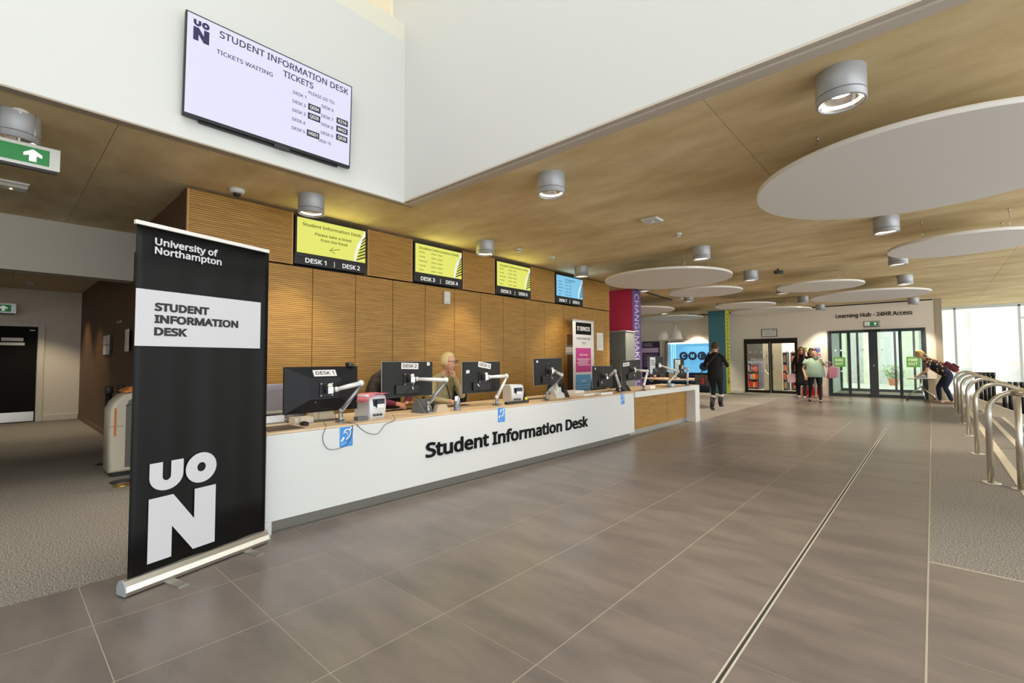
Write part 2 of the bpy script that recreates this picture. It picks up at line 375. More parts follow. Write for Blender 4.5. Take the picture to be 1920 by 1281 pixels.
# corridor on the left
struct('wall_corridor_side', MB().box(-14.4, -5.985, 1.33, 1.45, 0, ZC), brownwood)
for x0, x1 in ((-7.9, -5.99), (-9.85, -7.91), (-12.2, -9.86), (-14.4, -12.21)): box1('panel', brownwood, bpy.data.objects['wall_corridor_side'], x0, x1, 1.312, 1.33, .1, 2.84)
struct('baseboard_corridor_side', MB().box(-14.4, -5.99, 1.30, 1.33, 0, .1, bev=.004), mat('stained_skirting', '#6B4B2C', .5))
struct('wall_corridor_end', MB().box(-14.7, -14.4, -8.2, 1.33, 0, 3.2), cream)
struct('baseboard_corridor_end', MB().box(-14.4, -14.375, .73, 1.30, 0, .12, bev=.004), skirt)
struct('wall_corridor_beam', MB().box(-8.8, -8.5, -8.2, 1.33, 2.43, ZC), mat('beam_paint', '#C6C2B5', .8))
cc = struct('ceiling_corridor', MB().box(-14.4, -8.8, -8.2, 1.33, 2.86, 3.0), mat('corridor_ceiling', '#BFB29A', .85))
for i in range(5):
    for j in range(4):
        box1('ceiling_tile', MT['corridor_ceiling'], cc, -14.39+1.13*i+.01, -14.39+1.13*(i+1)-.01, -3.2+1.13*j+.01, -3.2+1.13*(j+1)-.01, 2.845, 2.861)
struct('wall_left_end', MB().box(-14.7, XA-.3, -6.0, -5.9, 0, ZC), cream)
# door_1: black door with steel kick plate
d1 = struct('door_1', MB().box(-14.395, -14.36, -.45, .62, .005, 2.03, bev=.003), mat('black_door', '#0D0B09', .7, spec=.2))
box1('kick_plate', steel, d1, -14.36, -14.355, -.43, .60, .02, .22)
box1('door_frame', skirt, d1, -14.40, -14.345, .63, .73, 0, 2.13, bev=.004); box1('door_frame', skirt, d1, -14.40, -14.345, -.5, .63, 2.035, 2.13, bev=.004)
box1('notice', paper, d1, -14.36, -14.356, .09, .41, 1.72, 1.79); box1('notice', paper, d1, -14.36, -14.356, .06, .43, 1.63, 1.69)
fd = Fr((-14.355, 0, 0), (0, 1, 0), (0, 0, 1))
box1('door_plate', alu, d1, -14.36, -14.355, .5, .58, 1.95, 1.965)
# far wall with openings (x from -8.9 to .26)
FW = MB().box(-9.8, -5.38, YF, YF+.25, 0, ZC).box(-5.38, -3.6, YF, YF+.25, 2.04, ZC).box(-3.6, -2.69, YF, YF+.25, 0, ZC)
FW.box(-2.69, -.14, YF, YF+.25, 2.235, ZC).box(-.14, .09, YF, YF+.25, 0, ZC)
fwall = struct('wall_far', FW, cream)
struct('wall_far_pier', MB().box(.09, .25, YF-.02, YF+.6, 0, ZC-.0), mat('pier_stone', '#A79B84', .8))
struct('baseboard_far', MB().box(-9.8, -5.42, YF-.02, YF, 0, .1, bev=.003).box(-3.56, -2.72, YF-.02, YF, 0, .1, bev=.003), skirt)
struct('shade_strip', MB().box(-9.8, .05, YF-.012, YF, ZC-.045, ZC-.01), mat('painted_shadow_gap', '#2A241C', .8))  # flat dark strip painted in for the shade of the ceiling gap
struct('wall_seating_left', MB().box(-9.9, -9.8, 9.9, YF, 0, ZC), cream)
struct('wall_behind_desk', MB().box(-9.8, -6.3, 9.7, 9.87, 0, ZC), cream)
# glazed facade beyond the steps
YG = 22.9
wf = struct('window_1', MB().box(.25, 5.7, YG, YG+.12, ZC-.1, ZC).box(.25, 5.7, YG, YG+.12, -1.7, -1.55), mat('window_frame_white', '#C9CFCF', .5))
for x in (.63, 2.2, 3.75, 5.2): box1('mullion', MT['window_frame_white'], wf, x-.03, x+.03, YG, YG+.14, -1.6, ZC-.05)
for x0, x1 in ((.25, .6), (.66, 2.17), (2.23, 3.72), (3.78, 5.17)): box1('pane', GL, wf, x0, x1, YG+.05, YG+.06, -1.6, ZC-.1)
box1('transom', MT['window_frame_white'], wf, 2.2, 3.75, YG+.01, YG+.1, 2.6, 2.65)
wr = struct('window_2', MB().box(5.72, 5.8, -5, 23, 2.9, 3.0).box(5.72, 5.8, -5, 23, .0, .1), MT['window_frame_white'])
for k in range(13): box1('mullion', MT['window_frame_white'], wr, 5.72, 5.8, -5+2.3*k-.03, -5+2.3*k+.03, 0, 3)
# glazed lobby between the sliding doors and outside
struct('ceiling_lobby', MB().box(-3.2, .25, YF+.25, 23.0, 2.45, 2.6), mat('lobby_ceiling', '#E2E6E2', .7))
struct('wall_lobby_left', MB().box(-2.9, -2.78, YF+.25, 23.0, 0, 2.6), mat('lobby_wall', '#DCE6DF', .6))
lf = struct('window_3', MB().box(-2.78, .2, 22.85, 22.95, 2.3, 2.45).box(-2.78, .2, 22.85, 22.95, 0, .1), frameg)
for x in (-2.75, -2.2, -1.62, -1.05, -.5, .17): box1('mullion', frameg, lf, x-.035, x+.035, 22.84, 22.96, .1, 2.3)
for x0, x1 in ((-2.72, -2.24), (-2.16, -1.66), (-1.58, -1.09), (-1.01, -.54), (-.46, .13)): box1('pane', GLg, lf, x0, x1, 22.89, 22.9, .1, 2.3)
# outdoors
struct('ground_outside', MB().box(-40, 60, 23.2, 90, -1.9, -.02), mat('pale_paving', '#CFC8BA', .9))
fb = thing('cream_building', (8, 31, 0), 'pale building with tall upright cream fins seen outside the window', 'building')
box1('wall', mat('building_render', '#E3E8EA', .6), fb, -14, 30, 31.2, 32, -.02, 11)
finm = mat('cream_fin', '#E2DAC4', .8)
for k in range(30):
    x = -13.5+1.35*k + (.25 if k % 3 == 0 else 0)
    box1('fin', finm, fb, x, x+.62, 30.5, 31.2, -.02, 11)
box1('band', mat('building_band', '#CDB1A6', .8), fb, 2.6, 4.0, 30.4, 30.5, .9, 1.15)
# library room behind door_2
struct('wall_library', MB().box(-7, -2.9, 23.0, 23.15, 0, ZC).box(-7.1, -7, YF+.25, 23.15, 0, ZC), mat('library_wall', '#E3DED2', .8))
la = area('library_fill', (-4.6, 21.4, 3.0), (0, 0, 0), 2.2, 2.2, 120, (1, .97, .92))  # unseen fill light, added to brighten the room behind the doors
# ================================================================== FIXTURES
# sliding glazed doors (door_2: pair to the library, door_3: four leaf set to the lobby)
def leaf(root, x0, x1, z0, z1, fm, fw=.06, gl=GL, y=YF, handle=None):
    m = MB(); m.box(x0, x0+fw, y, y+.06, z0, z1).box(x1-fw, x1, y, y+.06, z0, z1).box(x0+fw, x1-fw, y, y+.06, z0, z0+.1).box(x0+fw, x1-fw, y, y+.06, z1-fw, z1)
    fr = m.build('door_leaf', fm, root); box1('pane', gl, fr, x0+fw, x1-fw, y+.025, y+.035, z0+.1, z1-fw)
    return fr
dot = mat('frosted_white', '#F2F4F2', .6)
d2 = struct('door_2', MB().box(-5.38, -5.33, YF-.03, YF+.08, 0, 2.04).box(-3.65, -3.6, YF-.03, YF+.08, 0, 2.04).box(-5.33, -3.65, YF-.03, YF+.08, 1.9, 2.04), mat('door_frame_black', '#1A1613', .4))
for x0, x1, hx in ((-5.33, -4.505, -4.60), (-4.475, -3.65, -4.38)):
    l = leaf(d2, x0, x1, .01, 1.9, MT['door_frame_black'], .045, GL)
    MB().tube([(hx, YF-.05, .85), (hx, YF-.05, 1.45)], .014).cyl((hx, YF, .9), (hx, YF-.05, .9), .008, n=8).cyl((hx, YF, 1.4), (hx, YF-.05, 1.4), .008, n=8).build('handle', steel, l)
    for k in range(4):
        for z in (1.52, .78): box1('dot', dot, l, x0+.12+.19*k, x0+.17+.19*k, YF+.018, YF+.023, z, z+.045)
box1('centre_post', alu, d2, -4.503, -4.477, YF-.02, YF+.04, .01, 1.98)
ff = Fr((0, YF+.017, 0), (1, 0, 0), (0, 0, 1))
for s_, z in (('Please', 1.19), ('keep', 1.03), ('left', .87)): text(s_, ff, -5.17, z, .125, white, d2, bold=.03)
MB().cyl((-4.9, YF+.9, .85), (-4.52, YF+.9, .3), .022).build('rail', steel, d2)
d3 = struct('door_3', MB().box(-2.69, -.14, YF-.04, YF+.1, 2.2, 2.235).box(-2.69, -2.63, YF-.04, YF+.1, 0, 2.2).box(-.2, -.14, YF-.04, YF+.1, 0, 2.2), frameg)
leaf(d3, -2.63, -2.09, 0, 2.2, frameg, .05, GLg); leaf(d3, -.77, -.2, 0, 2.2, frameg, .05, GLg)
for x0, x1 in ((-2.09, -1.45), (-1.43, -.77)):
    l = leaf(d3, x0, x1, .0, 2.2, frameg, .03, GL, YF+.06)
box1('centre_stile', frameg, d3, -1.56, -1.33, YF-.0, YF+.07, 0, 2.2); box1('sensor', blackm, d3, -1.66, -1.24, YF-.09, YF, 2.16, 2.23)
box1('lock', alu, d3, -1.45, -1.42, YF-.012, YF, 1.02, 1.08)
for x in (-2.5, -2.34, -2.0, -1.75, -1.24, -1.05, -.97, -.58, -.4):
    for z in (1.54, .83): box1('dot', dot, d3, x, x+.05, YF+.018, YF+.023, z, z+.045)
exg = mat('exit_sticker_green', '#5FA045', .5)
for k, (x0, x1, z0, z1) in enumerate(((-2.53, -2.2, 1.0, 1.33), (-.62, -.29, 1.0, 1.33))):
    e = box1('fire_exit_sign', exg, None, x0, x1, YF-.004, YF-.001, z0, z1)
    tag(e, ('green FIRE EXIT sign on the left glass leaf of the lobby doors', 'green FIRE EXIT sign on the right glass leaf near the folding table')[k], 'sign')
    f = Fr((0, YF-.005, 0), (1, 0, 0), (0, 0, 1))
    text('FIRE', f, x0+.05, z0+.185, .08, white, e, w=.22, bold=.03); text('EXIT', f, x0+.05, z0+.06, .08, white, e, w=.22, bold=.03)
f = Fr((0, YF-.002, 0), (1, 0, 0), (0, 0, 1))
ls = thing('wall_lettering', (-1.45, YF, 2.66), 'black letters reading Learning Hub - 24HR Access above the lobby doors', 'sign')
text('Learning Hub - 24HR Access', f, -2.43, 2.665, .135, ink, ls, split='letter', w=2.0, bold=.03, depth=.012)
def exit_sign(f, w, h, label, z=0, full=True, dark_=False):
    o = thing('exit_sign', tuple(f.P(w/2, 0)), label, 'sign')
    MB().fbox(f, 0, w, 0, h, -.018, 0, bev=.003).build('frame', alu, o)
    g = MB().fbox(f, w*.03, w*.88, h*.14, h*.84, 0, .003).build('sign_face', mat('exit_green', '#1F7A3C', .5, emit=.25), o)
    wm = mat('exit_white', '#F0F2F0', .6, emit=.3)
    MB().poly(f, [(w*a, h*b) for a, b in ((.66, .22), (.74, .22), (.74, .48), (.80, .42), (.80, .56), (.70, .76), (.60, .56), (.60, .42), (.66, .48))], .003, .005).build('arrow', wm, g)
    MB().fbox(f, w*.05, w*.36, h*.18, h*.82, .003, .005).build('door_symbol', wm, g)
    pts = [((.10, .22), (.17, .40)), ((.17, .40), (.21, .58)), ((.21, .58), (.13, .52)), ((.21, .58), (.30, .55)), ((.17, .42), (.25, .30)), ((.25, .30), (.32, .24)), ((.13, .52), (.11, .44))]
    mm = MB()
    for (a, b), (c, d) in pts: mm.tube([f.P(w*a, h*b, .006), f.P(w*c, h*d, .006)], h*.035, 6)
    mm.ell(f.P(w*.235, h*.70, .006), h*.05, h*.05, h*.05, 10, 8).build('running_figure', MT['exit_green'], g)
    MB().fbox(f, w*.0, w*.97, -h*.12, 0, -.03, -.004).build('tray', black, o)
    for b in (.3, .7): MB().cyl(f.P(w*.94, h*b, 0), f.P(w*.94, h*b, .006), h*.035).build('screw', chrome, o)
    return o
f = Fr((-4.92, -.19, 2.722), (0, 1, 0), (0, 0, 1))
ex = exit_sign(f, .49, .17, 'large green exit sign with white arrow hanging from the ceiling at the left edge')
MB().tube([(-4.93, .08, 2.89), (-4.93, .08, 3.12)], .007).build('rod', cream, ex)
MB().lathe((-4.93, .08, 3.12), [(.045, 0), (.045, -.006), (.018, -.01), (.016, -.03), (.007, -.035)]).build('ceiling_rose', white, ex)
for y in (-.02, .16):
    MB().tube([(-4.93, y, 2.89), (-4.93, y, 3.12)], .0015, 6).build('wire', steel, ex)
f = Fr((-1.66, YF-.03, 2.34), (1, 0, 0), (0, 0, 1)); exit_sign(f, .42, .17, 'small green exit sign with running figure above the lobby doors')
f = Fr((-13.9, -.32, 2.27), (0, 1, 0), (0, 0, 1)); e3 = exit_sign(f, .6, .2, 'dim green exit sign over the black door in the dark corridor')
MB().tube([(-13.91, -.1, 2.47), (-13.91, -.1, 2.845)], .008).build('rod', alu, e3)
# ceiling downlights
glow = mat('lamp_glow', '#FFF3E0', emit=7); reflm = mat('lamp_reflector', '#E8E6E2', .15, .9)
LP = [(-.39, 3.62), (-2.78, 3.68), (-5.13, 2.34), (-5.13, 5.08), (-5.13, 7.76), (-2.78, 7.76), (-2.78, 10.58), (-.40, 7.78), (-.40, 10.6), (-.40, 13.5),
      (-.38, 18.7), (-2.78, 15.9), (-2.78, 18.75), (-2.78, 13.3), (-7.12, 16.1), (-7.15, 18.75), (-5.13, 13.25), (-5.13, 16.0), (-5.13, 10.49), (-5.05, .06)]
LL = ['nearest large downlight, by the top edge of the picture beside the great white disc', 'second downlight from the atrium corner, alone under the slab edge', 'downlight by the first yellow screen over desks 1 and 2',
 'downlight between the second and third yellow screens', 'downlight beside the blue screen over desks 7 and 8', 'downlight above the nearer end of the walkway, between square detector and discs', 'downlight over the walkway with a small spotlight behind it', 'downlight just below the rim of the great white disc',
 'downlight half hidden above the right hand disc', 'downlight over the right aisle beyond the discs', 'downlight close to the lettering above the lobby doors', 'downlight between the two far middle discs', 'downlight in front of the cream wall left of the lettering', 'downlight half hidden behind the medium disc over the walkway',
 'downlight over the seating area left of the lamp shades', 'downlight near the blue lit alcove', 'downlight showing under the second left disc', 'downlight in front of the teal pillar', 'downlight peeping out below the first left disc by the purple strip', 'downlight behind the hanging exit sign at the left edge']
def downlight():
    o = thing('downlight', (0, 0, ZC), LL[0], 'ceiling light', 'silver cylinder downlights')
    MB().lathe((0, 0, ZC), [(.138, 0), (.138, -.2), (.128, -.206), (.122, -.2), (.122, -.15)], 32, cap=False).build('housing', silver, o)
    MB().lathe((0, 0, ZC), [(.138, -.15), (.1395, -.152), (.1395, -.156), (.138, -.158)], 32, cap=False).build('seam_ring', mat('seam_grey', '#6F7173', .5), o)
    MB().lathe((0, 0, ZC), [(.121, -.192), (.105, -.165), (.075, -.13), (.05, -.12)], 32, cap=False).build('reflector', reflm, o, fix=False)
    MB().lathe((0, 0, ZC), [(.06, -.125), (.06, -.135), (.02, -.15), (.001, -.152)], 24).build('lamp', glow, o)
    MB().lathe((0, 0, ZC), [(.118, -.185), (.1, -.17), (.1, -.168), (.118, -.183)], 32, cap=False).build('glow_ring', mat('glow_ring', '#FFE9CC', emit=2.2), o)
    return o
dl = downlight()
for i, (x, y) in enumerate(LP):
    o = dl if i == 0 else copy_tree(dl)
    o.location = (x, y, ZC); o['label'] = LL[i]
    sl = bpy.data.lights.new('downlight_beam', 'SPOT'); sl.energy = 85 if y < 9 else (230 if x > -6 else 420); sl.spot_size = math.radians(82); sl.spot_blend = .55; sl.color = (1, .87, .70); sl.shadow_soft_size = .05
    so = bpy.data.objects.new('downlight_beam', sl); C.objects.link(so); so.location = (x, y, ZC-.17)
for x, y in ((-13.3, .6), (-11.5, .4)):
    sl = bpy.data.lights.new('corridor_beam', 'SPOT'); sl.energy = 95; sl.spot_size = math.radians(95); sl.spot_blend = .5; sl.color = (1, .85, .62); sl.shadow_soft_size = .06
    so = bpy.data.objects.new('corridor_beam', sl); C.objects.link(so); so.location = (x, y, 2.82)
# suspended discs
discm = mat('acoustic_disc', '#E4E1DB', .85, bump=(400, .05))
DL = [(-.05, 5.17, 1.2, 'great white acoustic disc hanging nearest, at the right edge'), (.35, 8.77, .8, 'white disc behind the great one at the right edge'),
 (-3.76, 8.62, 1.155, 'white disc in front of the red and purple pillar, end of the oak wall'), (-3.83, 10.85, .782, 'smaller disc just beyond the one by the red pillar'), (-1.75, 11.71, .784, 'medium disc over the middle of the walkway'),
 (-1.15, 14.3, 1.183, 'wide thin disc before the lettering wall'), (-3.98, 14.45, .79, 'small disc in front of the teal pillar top'), (-3.83, 16.62, 1.14, 'wide disc farthest away over the library doors'), (-6.9, 13.5, 1.15, 'disc over the seating area behind the purple strip'), (-7.2, 16.9, 1.1, 'disc with bluish glow over the seating area, farthest left')]
for x, y, r, lab in DL:
    o = thing('acoustic_disc', (x, y, 2.8), lab, 'ceiling panel', 'suspended white discs')
    MB().lathe((x, y, 2.8), [(r-.003, 0), (r, .003), (r, .037), (r-.003, .04)], 96).build('panel', discm, o)
    for k in range(4):
        a = PI/4+k*PI/2; px, py = x+r*.72*math.cos(a), y+r*.72*math.sin(a)
        MB().tube([(px, py, 2.83), (px, py, ZC)], .0022, 6).cyl((px, py, ZC), (px, py, ZC-.02), .012, n=10).build('wire', steel, o)
# small ceiling devices
def dev(name, x, y, label, cat, shape):
    o = thing(name, (x, y, ZC), label, cat)
    if shape == 'square': MB().box(x-.11, x+.11, y-.11, y+.11, ZC-.035, ZC, bev=.01).build('body', whiteg, o); MB().lathe((x, y, ZC-.035), [(.03, 0), (.025, -.008)]).build('lens', white, o)
    elif shape == 'dome': MB().lathe((x, y, ZC), [(.075, 0), (.075, -.03), (.06, -.045), (.045, -.048)]).build('housing', whiteg, o); MB().ell((x, y, ZC-.05), .04, .04, .035).build('camera_dome', mat('smoked_dome', '#22201E', .1), o)
    else: MB().lathe((x, y, ZC), [(.05, 0), (.05, -.015), (.04, -.022), (.035, -.045), (.02, -.05)]).build('head', whiteg, o); MB().lathe((x, y, ZC-.03), [(.042, 0), (.042, -.008)]).build('slot_ring', mat('slot_grey', '#7A766E', .6), o)
    return o
dev('access_point', -2.69, 5.75, 'square white box on the ceiling over the walkway', 'detector', 'square')
dev('smoke_detector', -2.72, 6.67, 'small round detector just beyond the square ceiling box', 'detector', 'round')
dev('smoke_detector', -5.06, 5.79, 'small detector on the ceiling near the third yellow screen', 'detector', 'round')
dev('smoke_detector', -5.02, 6.66, 'small detector on the ceiling near the blue screen', 'detector', 'round')
dev('security_camera', -5.5, 1.70, 'white dome camera on the ceiling above the left end of the oak wall', 'camera', 'dome')
dev('smoke_detector', -5.2, 12.2, 'small detector beyond the left discs', 'detector', 'round')
dev('access_point', -5.6, 13.7, 'square device on the ceiling by the dark track', 'detector', 'square')
em = thing('emergency_light', (-7, .09, ZC), 'clear rectangular emergency light on the ceiling under the hanging exit sign', 'light')
MB().box(-7.09, -6.91, -.06, .2, ZC-.02, ZC, bev=.004).build('base', whiteg, em); MB().box(-7.08, -6.92, -.05, .19, ZC-.06, ZC-.02, bev=.015).build('cover', mat('clear_cover', '#BFB9AB', .2), em)
MB().ell((-7, .07, ZC-.062), .012, .012, .006).build('indicator', mat('indicator_glow', '#FFF0B0', emit=3), em)
for (x, y, lab) in ((-13.2, .45, 'small detector on the corridor ceiling tiles'),):
    o = thing('smoke_detector', (x, y, 2.845), lab, 'detector'); MB().lathe((x, y, 2.845), [(.09, 0), (.09, -.02), (.06, -.05)]).build('head', whiteg, o); MB().lathe((x, y, 2.81), [(.092, 0), (.092, -.006)]).build('slot_ring', MT['slot_grey'], o)
o = thing('wall_lamp', (-13.6, -.3, 2.84), 'white box light fixed under the corridor ceiling above the exit sign', 'light'); MB().box(-13.75, -13.4, -.9, .02, 2.74, 2.84, bev=.02).build('housing', whiteg, o)
MB().ell((-13.39, -.18, 2.78), .01, .015, .01).build('indicator', mat('indicator_blue', '#7A70FF', emit=3), o)
tr = thing('lighting_track', (-4.7, 12.2, ZC), 'thin dark track crossing the ceiling behind the left discs', 'track')
MB().tube([(-5.6, 9.95, ZC-.02), (-5.9, 13.9, ZC-.02)], .02, 6).build('rail', black, tr)
sp = thing('track_spotlight', (-2.3, 10.7, ZC), 'tiny dark spotlight behind the walkway downlight', 'light'); MB().cyl((-2.3, 10.7, ZC), (-2.3, 10.7, ZC-.05), .02).build('stem', dark, sp); MB().cyl((-2.36, 10.66, ZC-.07), (-2.22, 10.74, ZC-.07), .035).build('head', dark, sp)
# pillars
def pillar(y0, y1, ca, cb, na, nb, la, ta):
    o = struct('wall_pillar_'+na, MB().box(-6.36 if na == 'teal' else -6.7, XW-.004, y0, y1, 0, ZC), mat(na+'_paint', ca, .6)); box1('face', mat(nb+'_paint', cb, .6), o, XW-.004, XW+.002, y0, y1, 0, ZC)
    f = Fr((XW+.003, (y0+y1)/2, 0), (0, 0, -1), (0, 1, 0))
    text('CHANGEMAKER HUB', f, -ZC+.12, -.12, .24, ta, o, w=2.62, depth=.001, bold=.01)
    return o
p1 = pillar(11.04, 11.5, '#D2375A', '#6C4F92', 'red', 'purple', '', mat('pale_lilac_print', '#D9D2E4', .6))
p2 = pillar(18.33, 18.78, '#477D8B', '#CBD13A', 'teal', 'yellow', '', mat('dark_olive_print', '#2E3320', .6))
f = Fr((XW+.003, 18.55, 0), (0, 1, 0), (0, 0, 1))
MB().poly(f, [(-.09, .62), (-.03, .28), (.03, .22), (-.01, .34), (.09, .40), (.12, .52), (.05, .42), (-.02, .40)], 0, .002).build('arrow_mark', MT['dark_olive_print'], p2)
burst = [(-.42, .18), (-.30, .20), (-.26, .36), (.1, .36), (.14, .26), (.34, .22), (.3, .1), (.42, .08), (.36, -.16), (.1, -.18), (.12, -.30), (-.1, -.30), (-.12, -.18), (-.34, -.16), (-.32, 0), (-.44, .0)]
pinkp = mat('pale_pink_print', '#E7B9C0', .6)
f = Fr((-6.1, 18.326, 1.25), (1, 0, 0), (0, 0, 1))
MB().poly(f, [(a*.8, b*.9) for a, b in burst], 0, .002).build('speech_burst', pinkp, p2)
for k in range(5): MB().fbox(f, -.24+.03*(k % 2), .22-.04*(k % 3), .2-.09*k, .235-.09*k, .002, .003).build('printed_bar', MT['teal_paint'], p2)
f = Fr((-5.98, 11.036, 1.72), (1, 0, 0), (0, 0, 1))
MB().poly(f, [(a*.55, b*.9) for a, b in burst], 0, .002).build('speech_burst', white, p1)
for k in range(4): MB().fbox(f, -.12+.03*(k % 2), .16-.03*(k % 3), .17-.12*k, .21-.12*k, .002, .003).build('printed_bar', MT['red_paint'], p1)
MB().tube([f.P(-.02, -.36, 0), f.P(.06, -.48, 0), f.P(.0, -.62, 0), f.P(.12, -.7, 0), f.P(.05, -.86, 0), f.P(.18, -.92, 0)], .02, 6).build('squiggle_mark', white, p1)
# lockers in front of the red pillar
lk = thing('locker_unit', (-6.0, 10.75, 0), 'dark grey bank of lockers with pink numbers beside the oak wall', 'lockers')
lockm = mat('locker_grey', '#7E807A', .5); numm = mat('locker_pink', '#C0486A', .5)
MB().box(-6.36, -5.66, 10.52, 11.0, 0, 1.98).build('carcass', lockm, lk); box1('top_panel', mat('locker_top', '#C9C2B2', .5), lk, -6.38, -5.64, 10.5, 11.02, 1.98, 2.0)
f = Fr((0, 10.5, 0), (1, 0, 0), (0, 0, 1)); k = 1
for r in range(4):
    for c in range(3):
        x0 = -6.36+.233*c; z0 = 1.98-.49*(r+1)
        d = box1('locker_door', lockm, lk, x0+.003, x0+.23, 10.505, 10.52, z0+.005, z0+.485, bev=.002)
        text(str(4*c+r+1) if 0 else str(k), f, x0+.03, z0+.36, .07, numm, d, bold=.02); k += 1
        MB().cyl((x0+.06, 10.505, z0+.24), (x0+.06, 10.485, z0+.24), .014, n=12).build('lock', black, d)
# screens in the recesses
yel = mat('screen_yellow', '#E4E76C', emit=.9); blu = mat('screen_blue', '#7FC6E8', emit=.92); prt = mat('screen_print', '#3A2E10', .5); prb = mat('screen_print_blue', '#10304A', .5)
scw = mat('screen_white', '#F4F4EE', emit=.9); scg = mat('screen_olive', '#5E6016', emit=.5); scb = mat('screen_navy', '#2F6FA8', emit=.6)
SL = ['yellow screen reading Please take a ticket from the Kiosk, over desks 1 and 2', 'yellow opening hours screen next to the ticket message screen', 'yellow opening hours screen next to the light blue one', 'light blue IT Services screen over desks 7 and 8']
for k, (y0, y1) in enumerate(REC):
    y0 += .015; y1 -= .03
    t = thing('information_screen', (XW, (y0+y1)/2, 2.45), SL[k], 'screen', 'desk number screens')
    MB().box(-5.93, XW+.02, y0+.0, y1, 2.555, 3.065, bev=.006).build('screen_housing', black, t)
    f = Fr((XW+.021, 0, 0), (0, 1, 0), (0, 0, 1)); a0, a1 = y0+.022, y1-.022; W_ = a1-a0
    bgm = yel if k < 3 else blu; pm = prt if k < 3 else prb
    MB().fbox(f, a0, a1, 2.605, 3.04, 0, .002).build('display', bgm, t)
    pts = [(a1, 3.04), (a1-.015*W_, 3.04), (a1-.05*W_, 2.95), (a1-.13*W_, 2.84), (a1-.17*W_, 2.72), (a1-.18*W_, 2.605), (a1, 2.605)]
    MB().poly(f, pts, .002, .003).build('white_sweep', scw, t)
    pts = [(a1, 2.96), (a1-.06*W_, 2.86), (a1-.13*W_, 2.74), (a1-.15*W_, 2.605), (a1, 2.605)]
    MB().poly(f, pts, .003, .004).build('building_picture', bgm, t)
    for q in range(7):
        zz = 2.62+.045*q; aa = a1-W_*(.14-.012*q*1.2)
        MB().poly(f, [(aa, zz), (a1, zz+.05), (a1, zz+.075), (aa, zz+.02)], .004, .005).build('window_band', scg if k < 3 else scb, t)
    if k == 0:
        text('Student Information Desk', f, a0+.07*W_, 2.945, .038, pm, t, w=.86*W_, bold=.02, c=.005)
        text('Please take a ticket', f, a0+.24*W_, 2.85, .034, pm, t, w=.54*W_, bold=.02, c=.005); text('from the Kiosk', f, a0+.32*W_, 2.785, .034, pm, t, w=.4*W_, bold=.02, c=.005)
        MB().tube([f.P(a0+.6*W_, 2.725, .006), f.P(a0+.45*W_, 2.69, .006)], .0035, 6).tube([f.P(a0+.5*W_, 2.735, .006), f.P(a0+.45*W_, 2.69, .006), f.P(a0+.53*W_, 2.66, .006)], .0035, 6).build('arrow', pm, t)
    else:
        if k < 3: text('Student Information Desk', f, a0+.07*W_, 2.965, .036, pm, t, w=.86*W_, bold=.02, c=.005)
        else: text('IT Services', f, a0+.33*W_, 2.95, .038, pm, t, w=.36*W_, bold=.02, c=.005)
        for q, dn in enumerate(('Monday', 'Tuesday', 'Wednesday', 'Thursday', 'Friday')):
            z = 2.91-.068*q
            text(dn, f, a0+.07*W_, z, .021, pm, t, bold=.01, c=.005); text('8:30am - 5:00pm' if q == 0 else '8:30am - 4:30pm', f, a0+.32*W_, z, .021, pm, t, bold=.01, c=.005)
    b_ = box1('desk_sign', mat('sign_black', '#16161A', .35), t, XW-.01, XW+.012, y0-.005, y1-.005, 2.462, 2.575)
    f2 = Fr((XW+.013, 0, 0), (0, 1, 0), (0, 0, 1))
    text('DESK %d' % (2*k+1), f2, y0+.13, 2.492, .058, scw, b_, w=.27, bold=.035); text('DESK %d' % (2*k+2), f2, y0+.62, 2.492, .058, scw, b_, w=.25, bold=.035)
    MB().fbox(f2, y0+.505, y0+.511, 2.48, 2.565, 0, .002).build('divider', scw, b_)
    lt = bpy.data.lights.new('screen_glow', 'AREA'); lt.shape = 'RECTANGLE'; lt.size = .9; lt.size_y = .4; lt.energy = 2.2; lt.color = (1, .95, .3) if k < 3 else (.45, .75, 1)
    lo = bpy.data.objects.new('screen_glow', lt); C.objects.link(lo); lo.location = (XW+.03, (y0+y1)/2, 2.82); lo.rotation_euler = (0, -PI/2, 0); lo.rotation_euler = V((1, 0, 0)).to_track_quat('-Z', 'Y').to_euler()
# big ticket screen on the atrium wall
f = Fr((-4.50, .978, 3.31), (0, 1, 0), (.035, 0, .865)); W_, H_ = 1.478, .855
tv = thing('ticket_screen', (-4.5, 1.7, 3.3), 'very large lilac screen listing tickets and desks, high on the white wall', 'screen')
MB().fbox(f, 0, W_, -.012, H_, -.035, 0, bev=.004).build('bezel', black, tv)
MB().fbox(f, .12, W_-.12, -.03, .28, -.05, -.03, bev=.006).build('rear_housing', black, tv); MB().fbox(f, .72, .86, -.035, -.01, -.03, -.0, bev=.004).build('sensor_bar', dark, tv)
MB().fbox(f, .012, W_-.012, .014, H_-.012, 0, .001).build('display', mat('screen_lilac', '#DCDCFA', emit=.93), tv)
tp = mat('ticket_print', '#2E2A40', .5)
def TT(s, a, b, h, w=None, bold=.015, m=tp, c=.0015): text(s, f, a, b, h, m, tv, w=w, bold=bold, c=c)
TT('STUDENT INFORMATION DESK', .245, .745, .060, 1.19, .025); TT('TICKETS', .775, .65, .058, .29, .025); TT('TICKETS WAITING', .225, .60, .036, .46, .02)
TT('PLEASE GO TO:', 1.02, .585, .032, .27)
for q, z in enumerate((.525, .44, .355, .268, .183)):
    TT('DESK %d' % (q+1), .872, z+.0, .03, .125, .02)
for q, z in enumerate((.515, .42, .335, .25, .165)):
    TT('DESK %d' % (q+6), 1.155 if q != 4 else 1.135, z-.01, .03, .125, .02)
